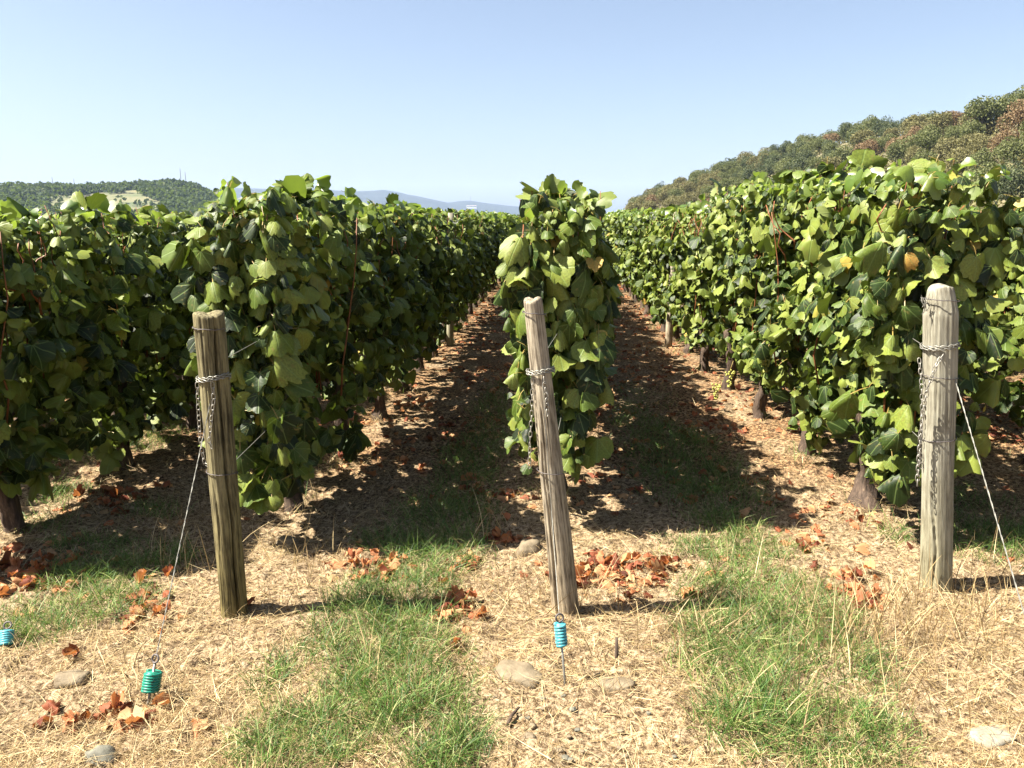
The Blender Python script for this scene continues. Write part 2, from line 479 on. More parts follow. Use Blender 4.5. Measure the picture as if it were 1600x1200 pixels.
def prof_from_px(pts, dist, sub=0.0):
    out = []
    for px, py in pts:
        a, e = az_el(px, py)
        out.append((a, dist, CAM_H + dist * math.tan(R(e)) - sub))
    return out

# far blue ridge
pr = prof_from_px([(250, 300), (345, 296), (420, 296), (480, 291), (540, 299), (600, 299), (660, 307), (700, 316), (735, 314), (790, 322), (860, 328), (960, 332), (1100, 336)], 5200)
pr = [(-75, 5200, 60)] + [(-60, 5200, 120)] + pr + [(35, 5200, 40), (60, 5200, 20)]
hill('far_ridge', pr, 0.72, 1.2, M['ridge'], 260, 21)

# wooded hill on the left with its pale meadow
D2 = 950
pl = prof_from_px([(-200, 292), (0, 287), (60, 288), (130, 289), (200, 286), (270, 282), (300, 284), (325, 296), (345, 312), (375, 330), (420, 341)], D2, 8)
pl = [(-70, D2, 20), (-52, D2, 30)] + pl
M['wooded_hill'] = simple('forest_floor_green', [(0.35, (0.025, 0.035, 0.018)), (0.65, (0.05, 0.065, 0.03))], scale=0.05, bump=0.0)
_, h2 = hill('wooded_hill', pl, 0.70, 1.25, M['wooded_hill'], 90, 31)


def blades(P, Hh, W, bend, dirs, segs=3):
    """P (n,3) base; Hh heights; W widths; dirs (n,3) growth direction (unit), bend (n,3) tip offset"""
    n = len(P)
    side = np.cross(dirs, np.array([0, 0, 1.0]) + RS.normal(0, 0.4, (n, 3)))
    side /= np.linalg.norm(side, axis=1, keepdims=True) + 1e-9
    rows = []
    for k in range(segs):
        t = k / segs
        c = P + dirs * (Hh * t)[:, None] + bend * (t * t)
        wk = (W * (1 - 0.75 * t))[:, None]
        rows.append(c - side * wk * 0.5); rows.append(c + side * wk * 0.5)
    tip = P + dirs * Hh[:, None] + bend
    V = np.stack(rows + [tip], 1)           # n, 2*segs+1, 3
    nv = 2 * segs + 1
    f = []
    for k in range(segs - 1):
        f += [(2 * k, 2 * k + 1, 2 * k + 3), (2 * k, 2 * k + 3, 2 * k + 2)]
    f.append((2 * segs - 2, 2 * segs - 1, 2 * segs))
    f = np.array(f)
    F = (f[None] + (np.arange(n) * nv)[:, None, None]).reshape(-1, 3)
    return V.reshape(-1, 3), F


def clump_quads(C, size, flat=0.0):
    """random oriented small quads (two bent triangles) at centres C"""
    n = len(C)
    a = RS.normal(0, 1, (n, 3)); a /= np.linalg.norm(a, axis=1, keepdims=True)
    b = RS.normal(0, 1, (n, 3)); b -= a * (a * b).sum(1, keepdims=True); b /= np.linalg.norm(b, axis=1, keepdims=True)
    c = np.cross(a, b)
    s = np.asarray(size).reshape(-1, 1) * np.ones((n, 1))
    V = np.stack([C - a * s * 0.5, C + b * s * 0.42 + c * s * 0.12, C + a * s * 0.5, C - b * s * 0.42 + c * s * 0.12], 1)
    F = (np.array([[0, 1, 2], [0, 2, 3]])[None] + (np.arange(n) * 4)[:, None, None]).reshape(-1, 3)
    return V.reshape(-1, 3), F

# pale meadow: a patch of grass lying on the hill
def in_meadow(az, q):
    # q: dist / D2 ; meadow as a lens shape between two azimuths
    a0, _ = az_el(70, 300); a1, _ = az_el(252, 300)
    t = (az - a0) / (a1 - a0)
    lo = 0.72 + 0.02 * t; hi = 0.89 + 0.06 * np.clip(t, 0, 1) ** 0.6 - 0.10 * np.clip((t - 0.75) / 0.25, 0, 1)
    hi = hi + 0.012 * np.sin(t * 19)
    return (t > 0) & (t < 1) & (q > lo) & (q < hi)
a0, _ = az_el(68, 300); a1, _ = az_el(250, 300)
AA = np.linspace(a0, a1, 90); QQ = np.linspace(0.705, 0.95, 60)
Ag, Qg = np.meshgrid(AA, QQ)
Dg = Qg * D2
Zg = h2(Ag, Dg) + 1.2
V = np.stack([(Dg * np.sin(np.radians(Ag))).ravel(), (Dg * np.cos(np.radians(Ag))).ravel(), Zg.ravel()], 1)
I = (np.arange(59)[:, None] * 90 + np.arange(89)[None, :]).ravel()
Fm = np.stack([I, I + 1, I + 91, I + 90], 1)
keep = in_meadow(Ag.ravel()[Fm[:, 0]], Qg.ravel()[Fm[:, 0]])
M['meadow'] = simple('dry_meadow', [(0.35, (0.055, 0.075, 0.028)), (0.65, (0.15, 0.13, 0.065))], scale=0.03, bump=0.0)
tag(link('meadow', mesh('meadow', V, Fm[keep], M['meadow'])), kind='structure')

# forest on the left hill: reads as one mass
n = 4200
az = RS.uniform(-50, pl[-1][0] - 0.2, n); q = RS.uniform(0.72, 1.02, n)
ok = ~in_meadow(az, q) | (RS.rand(n) < 0.03)
az = az[ok]; q = q[ok]; dd = q * D2
bx = dd * np.sin(np.radians(az)); by = dd * np.cos(np.radians(az)); bz = h2(az, dd)
cen = []; siz = []
for x, y, z in zip(bx, by, bz):
    k = 22
    u = RS.normal(0, 1, (k, 3)); u /= np.linalg.norm(u, axis=1, keepdims=True)
    u[:, 2] = np.abs(u[:, 2])
    hgt = RS.uniform(5, 10)
    cen.append(np.array([x, y, z + hgt * 0.25]) + u * np.array([4.5, 4.5, hgt * 0.7])); siz.append(RS.uniform(2.2, 4.2, k))
V, F = clump_quads(np.concatenate(cen), np.concatenate(siz))
M['far_forest'] = leafy('far_forest', [(0, (0.022, 0.036, 0.015)), (0.7, (0.045, 0.065, 0.024)), (1, (0.065, 0.075, 0.03))], tfac=0.1, rough=0.8, spec=0.1, noise_scale=0.35)
tag(link('forest', mesh('forest', V, F, M['far_forest'], smooth=False)), 'dark green wood covering the low hill on the left', 'forest', kind='stuff')

# masts and the white building far away
def mast(px, py_top, dist, zbase_px, label):
    a, e1 = az_el(px, py_top); _, e0 = az_el(px, zbase_px)
    x = dist * math.sin(R(a)); y = dist * math.cos(R(a))
    z0 = CAM_H + dist * math.tan(R(e0)); z1 = CAM_H + dist * math.tan(R(e1))
    r = dist * 0.00028
    root = empty('radio_mast', (x, y, z0)); tag(root, label, 'radio mast', 'masts on the skyline')
    b = MB()
    for k in range(3):
        th = k * 2 * PI / 3
        b.tube([(math.cos(th) * r * 1.6, math.sin(th) * r * 1.6, -6), (math.cos(th) * r * 0.5, math.sin(th) * r * 0.5, (z1 - z0) * 0.9)], r * 0.35, 5)
    b.build('lattice', M['dark_wire'], root)
    b = MB(); b.tube([(0, 0, (z1 - z0) * 0.88), (0, 0, z1 - z0)], [r * 0.5, r * 0.3], 6); b.build('aerial', M['dark_wire'], root)
mast(281, 262, 945, 282, 'tallest thin mast on top of the wooded hill at left')
mast(289, 268, 945, 283, 'short mast just right of the tallest one on the hill')
mast(81, 276, 945, 287, 'small mast far left on the wooded hill skyline')
mast(115, 279, 945, 288, 'small mast on the wooded skyline above the pale meadow')
mast(735, 306, 5150, 316, 'thin mast on the far blue ridge left of the centre vine')
a, e = az_el(737, 320)
dist = 4300
root = empty('white_building', (dist * math.sin(R(a)), dist * math.cos(R(a)), CAM_H + dist * math.tan(R(e)) - 8))
root.scale = (1, 1, 0.55); tag(root, 'long white building on the far blue ridge below the mast', 'building')
def box(b, x0, y0, z0, x1, y1, z1):
    b.add([(x0, y0, z0), (x1, y0, z0), (x1, y1, z0), (x0, y1, z0), (x0, y0, z1), (x1, y0, z1), (x1, y1, z1), (x0, y1, z1)],
          [(0, 3, 2, 1), (4, 5, 6, 7), (0, 1, 5, 4), (1, 2, 6, 5), (2, 3, 7, 6), (3, 0, 4, 7)])
b = MB(); box(b, -26, -8, -20, 26, 8, 4); b.build('wall', M['plaster'], root, smooth=False)
b = MB(); b.add([(-27, -9, 4.01), (27, -9, 4.01), (27, 9, 4.01), (-27, 9, 4.01), (-27, 0, 8), (27, 0, 8)], [(0, 1, 5, 4), (2, 3, 4, 5), (0, 4, 3), (1, 2, 5), (0, 3, 2, 1)]); b.build('roof', M['roof'], root, smooth=False)
for k in range(7):
    b = MB(); box(b, -22 + k * 6.6, -8.3, -3, -19 + k * 6.6, -8.02, 1); b.build('window', M['glass'], root, smooth=False)

# right hillside
pts = [(965, 336), (985, 318), (1000, 304), (1050, 285), (1100, 265), (1160, 247), (1210, 230), (1270, 212), (1330, 195), (1420, 183), (1520, 168), (1600, 148), (1700, 130)]
pr = []
for px, py in pts:
    a, e = az_el(px, py)
    dist = np.interp(a, [4, 30, 40], [430, 190, 165])
    pr.append((a, dist, max(CAM_H + dist * math.tan(R(e)) - 6.3, -0.5)))
pr += [(50, 165, pr[-1][2] + 2), (75, 170, pr[-1][2] + 3)]
_, h3 = hill('hillside', pr, 0.5, 1.8, M['hill_floor'], 25, 41, daz=0.5)
prA = np.array(pr)

def make_tree(seed, cmat, Ht, Wd, n=3000):
    rs = np.random.RandomState(seed)
    lobes = rs.normal(0, 1, (12, 3)); lobes /= np.linalg.norm(lobes, axis=1, keepdims=True)
    lobes = lobes * np.array([Wd * 0.30, Wd * 0.30, Ht * 0.22]) * rs.uniform(0.5, 1.1, (12, 1)); lobes[:, 2] += Ht * 0.60
    rr = rs.uniform(0.16, 0.30, 12) * Wd
    li = rs.randint(0, 12, n)
    u = rs.normal(0, 1, (n, 3)); u /= np.linalg.norm(u, axis=1, keepdims=True)
    C = lobes[li] + u * (rr[li] * rs.uniform(0.55, 1.12, n) ** 0.6)[:, None]
    V, F = clump_quads(C, rs.uniform(0.2, 0.5, n))
    cm = mesh('crown', V, F, cmat, smooth=False)
    b = MB()
    b.tube([(0, 0, -1), (0.1, 0, Ht * 0.3), (0.0, 0.1, Ht * 0.62)], [0.22, 0.17, 0.08], 6)
    for k in range(4):
        l = lobes[k]; b.tube([(0.05, 0, Ht * (0.28 + 0.06 * k)), tuple(l * 0.6 + np.array([0, 0, Ht * 0.2])), tuple(l)], [0.09, 0.06, 0.03], 4)
    tm = bpy.data.meshes.new('trunk'); tm.from_pydata(b.V, [], b.F); tm.materials.append(M['bark'])
    return cm, tm
kinds = {'green': 'tree_green', 'dark': 'tree_dark', 'olive': 'tree_olive', 'rust': 'tree_rust'}
protos = {}
for i, (k, mt) in enumerate(kinds.items()):
    protos[k] = [make_tree(100 + i * 10 + j, M[mt], 8.0, 7.5) for j in range(3)]
tl = {'green': ('mid green bushy tree on the wooded hillside at right', 'green trees on the right hillside'),
      'dark': ('dark green tree among browner ones on the right hillside', 'dark trees on the right hillside'),
      'olive': ('olive yellowish tree on the dry right hillside', 'olive trees on the right hillside'),
      'rust': ('rusty brown drought-browned tree on the right hillside', 'browned trees on the right hillside')}
def plant_tree(kind, x, y, z, s, sz, rz, label=None, group=None, name=None, j=None):
    cm, tm = protos[kind][random.randrange(3) if j is None else j]
    root = empty(name or 'hillside_tree', (x, y, z)); root.scale = (s, s, sz); root.rotation_euler.z = rz
    tag(root, label or tl[kind][0], 'tree', group)
    link('crown', cm, root); link('trunk', tm, root)
cnt = 0
pos = []
tries = 0
while cnt < 285 and tries < 40000:
    tries += 1
    a = RS.uniform(5.2, 36.5); D = np.interp(a, prA[:, 0], prA[:, 1]); q = RS.uniform(0.62, 1.02); d = D * q
    x, y = d * math.sin(R(a)), d * math.cos(R(a))
    sp = 4.4 + 2.2 * (q < 0.75)
    if any((x - u) ** 2 + (y - v) ** 2 < sp * sp for u, v in pos): continue
    pos.append((x, y))
    z = float(h3(a, d)) - 0.5
    nn = float(vn(x / 22, y / 22, 77)) + random.uniform(-0.28, 0.28)
    kind = 'rust' if nn > 0.78 else ('dark' if nn < 0.22 else ('green' if nn < 0.48 else 'olive'))
    zone = ('at the low left end of the wood' if a < 12 else 'left of the tall right vine' if a < 19 else 'above the big right vine' if a < 26 else 'above the pale post' if a < 31 else 'near the right edge')
    hz = 'on the skyline' if q > 0.93 else 'halfway up' if q > 0.76 else 'low on the slope'
    s = random.uniform(0.6, 1.0)
    look = {'rust': 'rusty brown', 'dark': 'dark green', 'green': 'mid green', 'olive': 'olive yellow'}[kind] + ' tree'
    look = ('tall ' if s > 0.9 else 'small ' if s < 0.7 else '') + look
    tlab = look + ' ' + hz + ' ' + zone
    plant_tree(kind, x, y, z, s, s * random.uniform(0.9, 1.1), random.uniform(0, 6.28), tlab, tl[kind][1])
    cnt += 1
for px, py, kind, s, label in [(1212, 226, 'dark', 0.75, 'small dark tree sticking up from the skyline halfway along the hillside'),
                               (1592, 150, 'dark', 0.95, 'dark tree highest on the skyline at the right edge'),
                               (1420, 183, 'dark', 0.7, 'low dark bushy tree on the skyline above the pale post'),
                               (1530, 245, 'green', 1.1, 'round bright green tree on the slope near the right edge')]:
    a, e = az_el(px, py); D = float(np.interp(a, prA[:, 0], prA[:, 1])) * (0.99 if py < 240 else 0.86)
    x, y = D * math.sin(R(a)), D * math.cos(R(a))
    z = CAM_H + D * math.tan(R(e)) - 8 * s * (0.92 if py < 240 else 0.6)
    plant_tree(kind, x, y, max(z, float(h3(a, D)) - 0.5) if py < 240 else float(h3(a, D)), s, s, 1.0, label, name='hillside_tree')
# undergrowth between the trees
n = 5000
a = RS.uniform(5, 60, n); q = RS.uniform(0.52, 1.08, n); D = np.interp(a, prA[:, 0], prA[:, 1]) * q
cx = D * np.sin(np.radians(a)); cy = D * np.cos(np.radians(a)); cz = h3(a, D)
C = np.repeat(np.stack([cx, cy, cz + 0.6], 1), 14, 0) + RS.normal(0, 1, (n * 14, 3)) * np.array([1.3, 1.3, 0.7])
V, F = clump_quads(C, RS.uniform(0.35, 0.8, len(C)))
tag(link('undergrowth', mesh('undergrowth', V, F, M['tree_olive'], smooth=False)), 'scrubby bushes filling the slope between the hillside trees', 'bushes', kind='stuff')

# ------------------------------------------------------------------ leaf templates
def leaf_template(seed, lod=2, cup=0.25, droop=0.25, ruf=0.05, fold=0.0):
    rs = np.random.RandomState(seed)
    if lod == 0:
        half = [(0, 1.0), (0.42, 0.74), (0.55, 0.35), (0.3, -0.05)]
        P = [(0, 1.0), (0.42, 0.74), (0.55, 0.35), (0.3, -0.05), (0, 0.03), (-0.3, -0.05), (-0.55, 0.35), (-0.42, 0.74), (0, 0.45)]
        F = [(i, (i + 1) % 8, 8) for i in range(8)]
        F = [(b, a, c) for a, b, c in F]
    else:
        O = [(0, 0.98), (0.16, 0.87), (0.25, 0.765), (0.42, 0.78), (0.50, 0.62), (0.575, 0.42), (0.54, 0.19), (0.42, -0.01), (0.22, -0.10), (0.05, 0.02)]
        A_, B_ = (0.24, 0.20), (0.22, 0.48)
        mid = [(0, 0.03), (0, 0.40), (0, 0.70)]
        P = [O[0]] + mid           # 0 tip, 1..3 mid
        F = []
        for sgn in (1, -1):
            base = len(P)
            idx = [0] + [base + i for i in range(9)]
            for (x, y) in O[1:]: P.append((sgn * x, y))
            ia, ib = len(P), len(P) + 1
            P.append((sgn * A_[0], A_[1])); P.append((sgn * B_[0], B_[1]))
            f = [(idx[0], idx[1], 3), (idx[1], idx[2], 3), (idx[2], ib, 3), (idx[2], idx[3], ib), (idx[3], idx[4], ib), (idx[4], idx[5], ib), (idx[5], ia, ib),
                 (idx[5], idx[6], ia), (idx[6], idx[7], ia), (idx[7], idx[8], ia), (idx[8], idx[9], ia), (idx[9], 1, ia), (1, 2, ia), (ia, 2, ib), (ib, 2, 3)]
            if lod >= 2:
                for i in range(9):
                    p, q_ = P[idx[i]], P[idx[i + 1]]
                    mx_, my_ = (p[0] + q_[0]) / 2, (p[1] + q_[1]) / 2
                    l = math.hypot(mx_, my_ - 0.42) + 1e-6
                    k = rs.uniform(0.02, 0.06)
                    P.append((mx_ + mx_ / l * k, my_ + (my_ - 0.42) / l * k))
                    f.append((idx[i], len(P) - 1, idx[i + 1]))
            # right side clockwise from above -> flip so normals point +Z
            F += [(b, a, c) for a, b, c in f] if sgn == 1 else f
    P = np.array(P, float)
    if lod: P[:, 0] *= rs.uniform(0.92, 1.1)
    x, y = P[:, 0], P[:, 1]
    r = np.hypot(x, y - 0.42)
    z = -cup * x * x * 1.6 - droop * (y - 0.2) ** 2 * np.sign(y - 0.2) - fold * np.abs(x)
    z = z + ruf * (rs.rand(len(P)) - 0.5) * 2 * np.clip(r * 2, 0, 1)
    co = np.stack([x, y, z], 1)
    # roll the margins in (the folded look of thirsty leaves)
    if fold > 0.3:
        co[:, 0] *= 0.80
    return co, np.array(F), P[:, :2].copy()

LT = {}
for lod in (0, 1, 2):
    LT[lod] = [leaf_template(300 + i, lod, cup=c, droop=d, ruf=ru, fold=fo) for i, (c, d, ru, fo) in enumerate(
        [(0.4, 0.3, 0.05, 0.0), (1.1, 0.5, 0.06, 0.1), (1.6, 0.5, 0.05, 0.35), (-0.6, 0.4, 0.06, 0.0), (0.5, 1.0, 0.06, 0.15), (0.9, 0.4, 0.06, 0.7), (1.8, 0.8, 0.06, 0.4), (0.4, -0.4, 0.06, 0.3)])]


def with_petiole(t):
    co, F, uv = t
    n = len(co)
    p = np.array([(-0.018, 0.05, -0.01), (0.018, 0.05, -0.01), (0.015, -0.30, -0.10), (-0.015, -0.30, -0.10), (0.012, -0.58, -0.30), (-0.012, -0.58, -0.30)])
    f = np.array([(n, n + 1, n + 2), (n, n + 2, n + 3), (n + 3, n + 2, n + 4), (n + 3, n + 4, n + 5)])
    co2 = np.vstack([co, p]); F2 = np.vstack([F, f]); uv2 = np.vstack([uv, p[:, :2] * 0 + 0.3])
    mi = np.r_[np.zeros(len(F)), np.ones(len(f))]
    return co2, F2, uv2, mi
LEAF_ME = []
for t in LT[2]:
    co, F, uv, mi = with_petiole(t)
    LEAF_ME.append(mesh('leaf', co, F, [M['leaf'], M['petiole']], mi, uv[F.ravel()]))
YOUNG_ME = []
for t in LT[1][:4]:
    co, F, uv, mi = with_petiole(t)
    YOUNG_ME.append(mesh('young_leaf', co, F, [M['young'], M['petiole']], mi, uv[F.ravel()]))


def orient(nrm, tip):
    nrm = nrm / np.linalg.norm(nrm, axis=1, keepdims=True)
    tip = tip - nrm * (nrm * tip).sum(1, keepdims=True)
    tip = tip / (np.linalg.norm(tip, axis=1, keepdims=True) + 1e-9)
    xx = np.cross(tip, nrm)
    return np.stack([xx, tip, nrm], 2)          # columns


def batch_leaves(pos, rot, size, var, lod, young=None):
    Vs, Fs, Us, Ms = [], [], [], []
    off = 0
    for k in range(8):
        s = np.where(var == k)[0]
        if not len(s): continue
        co, F, uv = LT[lod][k]
        W = np.einsum('nij,vj->nvi', rot[s], co) * size[s][:, None, None] + pos[s][:, None, :]
        Vs.append(W.reshape(-1, 3))
        Fs.append((F[None] + (np.arange(len(s)) * len(co))[:, None, None]).reshape(-1, 3) + off)
        Us.append(np.tile(uv[F.ravel()], (len(s), 1)))
        if young is not None: Ms.append(np.repeat(young[s].astype(int), len(F)))
        off += len(s) * len(co)
    return np.vstack(Vs), np.vstack(Fs), np.vstack(Us), (np.concatenate(Ms) if young is not None else None)


def canopy(rs, n, L=1.08, z0=0.32, z1=1.70, T=0.27, front=False, seed=0, y_w=0.0, size=0.078, raised=0.0, low=0.4):
    """leaf positions / rotations / sizes round a vine at the origin, row along Y"""
    y = rs.uniform(-L / 2, L / 2, n)
    u = rs.rand(n)
    lowcut = rs.rand(n) < low
    top = z1 + 0.16 * (vn((y + y_w) * 3.1, y_w * 0 + 3.3, seed) - 0.5) + 0.10 * (vn((y + y_w) * 9, y_w * 0 + 1.3, seed + 3) - 0.5) + raised
    bot = z0 + 0.34 * (vn((y + y_w) * 2.7, y_w * 0 + 7.7, seed + 9) - 0.45)
    z = bot + (top - bot) * u ** 0.92
    z = np.where((z < 0.80) & ~lowcut, 0.80 + (top - 0.80) * rs.rand(n), z)
    sgn = np.where(rs.rand(n) < 0.5, -1.0, 1.0)
    deep = (vn((y + y_w) * 8 + 31 * sgn, z * 6.5, seed + 41) * 0.6 + vn((y + y_w) * 3.3 + 11 * sgn, z * 3.0, seed + 43) * 0.4) < 0.47
    h = (z - bot) / (top - bot)
    wid = T * (0.62 + 0.85 * vn((y + y_w) * 2.6 + 50 * sgn, z * 2.6, seed + 17)) * np.where(h > 0.82, 1 - 0.22 * (h - 0.82) / 0.18, 1) * np.where(h < 0.15, 0.5 + 0.5 * h / 0.15, 1)
    x = sgn * wid * rs.rand(n) ** 0.30 * np.where(deep, 0.35, 1)
    nrm = np.stack([sgn * 0.85, np.zeros(n), np.full(n, 0.55)], 1) + rs.normal(0, 0.60, (n, 3))
    if front:
        k = rs.rand(n) < 0.22
        y = np.where(k, -L / 2 - rs.uniform(-0.02, 0.14, n), y)
        x = np.where(k, rs.uniform(-1, 1, n) * wid, x)
        nrm[k] = np.stack([rs.normal(0, 0.4, k.sum()) + x[k] * 1.2, np.full(k.sum(), -0.8), np.full(k.sum(), 0.55)], 1) + rs.normal(0, 0.25, (k.sum(), 3))
    topk = h > 0.9
    nrm[topk, 2] += 0.5
    tip = np.stack([x * 0.9, rs.normal(0, 0.35, n), np.full(n, -0.9)], 1) + rs.normal(0, 0.3, (n, 3))
    tip[topk, 2] += 0.5
    siz = size * np.exp(rs.normal(-0.03, 0.38, n)).clip(0.4, 1.7) * np.where(h > 0.88, 0.72, 1)
    pos = np.stack([x, y, z], 1)
    return pos, orient(nrm, tip), siz, h, sgn


# trunks and canes shared between vines
def make_trunk(seed, burl=0.0):
    rs = random.Random(seed)
    pts = []; rad = []
    x = y = 0
    for i in range(15):
        z = -0.06 + i * 0.045
        x += rs.uniform(-0.012, 0.012); y += rs.uniform(-0.014, 0.014)
        pts.append((x, y, z)); rad.append(0.036 + 0.010 * rs.random() + (0.016 if i > 11 else 0) + (0.02 + burl) * max(0, 1 - i / 4))
    b = MB()
    b.tube(pts, rad, 12, noise=lambda i, j: 0.20 * math.sin(j * 2.1 + i * 0.8) + 0.12 * rs.uniform(-1, 1))
    for k in range(3):
        s = (-1, 1, 1)[k]
        b.tube([pts[-2], (x + rs.uniform(-.03, .03), y + s * 0.12, 0.60), (x, y + s * (0.24 + 0.1 * k), 0.63 + rs.uniform(-.03, .04)), (x, y + s * (0.40 + 0.05 * k), 0.62)], [0.026, 0.020, 0.016, 0.012], 7)
    me = bpy.data.meshes.new('trunk'); me.from_pydata(b.V, [], b.F); me.materials.append(M['bark'])
    me.polygons.foreach_set('use_smooth', [True] * len(me.polygons))
    return me
TRUNKS = [make_trunk(i) for i in range(6)]
BURL = make_trunk(9, 0.05)


def make_cane(seed, top):
    rs = random.Random(seed)
    pts = []; x = rs.uniform(-.02, .02); y = 0
    for i in range(7):
        t = i / 6
        x += rs.uniform(-0.035, 0.035); y += rs.uniform(-0.035, 0.035)
        pts.append((x, y, t * top))
    V, F = tube_arrays(pts, [0.0058 - 0.0032 * i / 6 for i in range(7)], 5)
    b = MB(); b.add(V, F)
    me = bpy.data.meshes.new('cane'); me.from_pydata(b.V, [], b.F); me.materials.append(M['cane'])
    me.polygons.foreach_set('use_smooth', [True] * len(me.polygons))
    return me
CANES = [make_cane(i, 0.92 + 0.03 * (i % 5)) for i in range(10)]

# far/mid vine foliage prototypes (mesh shared)
PROTO_FOL = []
for s in range(7):
    rs = np.random.RandomState(500 + s)
    pos_, rot_, siz_, h_, _ = canopy(rs, 1000, seed=60 + s, y_w=s * 13.0, T=0.27)
    V, F, U, Mi = batch_leaves(pos_, rot_, siz_, rs.randint(0, 8, len(pos_)), 1, (h_ > 0.93))
    PROTO_FOL.append(mesh('foliage', V, F, [M['leaf'], M['young']], Mi, U))

ROWX = {-4: -5.55, -3: -4.12, -2: -2.72, -1: -1.38, 0: 0.07, 1: 1.66, 2: 3.08, 3: 4.5, 4: 5.9}
def row_x(k, y):
    x = ROWX[k]
    if k == 1: x += np.interp(y, [4, 9], [0.10, -0.10])
    return float(x)
ROWN = {-4: 'fourth row left of the centre row', -3: 'third row left of the centre row', -2: 'row left of the dark left post', -1: 'row behind the left post',
        0: 'row behind the centre post', 1: 'row behind the pale right post', 2: 'row right of the pale post', 3: 'third row right of the centre row', 4: 'fourth row right of the centre row'}
ORD = ['first', 'second', 'third', 'fourth', 'fifth', 'sixth', 'seventh', 'eighth']
START = {-4: 3.9, -3: 3.8, -2: 3.75, -1: 4.05, 0: 4.35, 1: 4.30, 2: 4.2, 3: 4.3, 4: 4.3}
NV = {-4: 18, -3: 20, -2: 24, -1: 25, 0: 25, 1: 25, 2: 24, 3: 20, 4: 18}
H1 = {-4: 1.50, -3: 1.50, -2: 1.56, -1: 1.60, 0: 1.66, 1: 1.64, 2: 1.60, 3: 1.60, 4: 1.60}
FRONT_DESC = {-2: 'dark shaded grapevine at the far left, first of the row left of the left post',
              -1: 'tall leafy grapevine standing right behind the left post',
              0: 'tall grapevine directly behind the leaning centre post, tallest leaves against the sky',
              1: 'big sunlit grapevine beside the pale right post with knobbly trunk foot'}
NEAR_N = {-2: 9, -1: 10, 0: 8, 1: 11, 2: 6}
leaf_count = 0
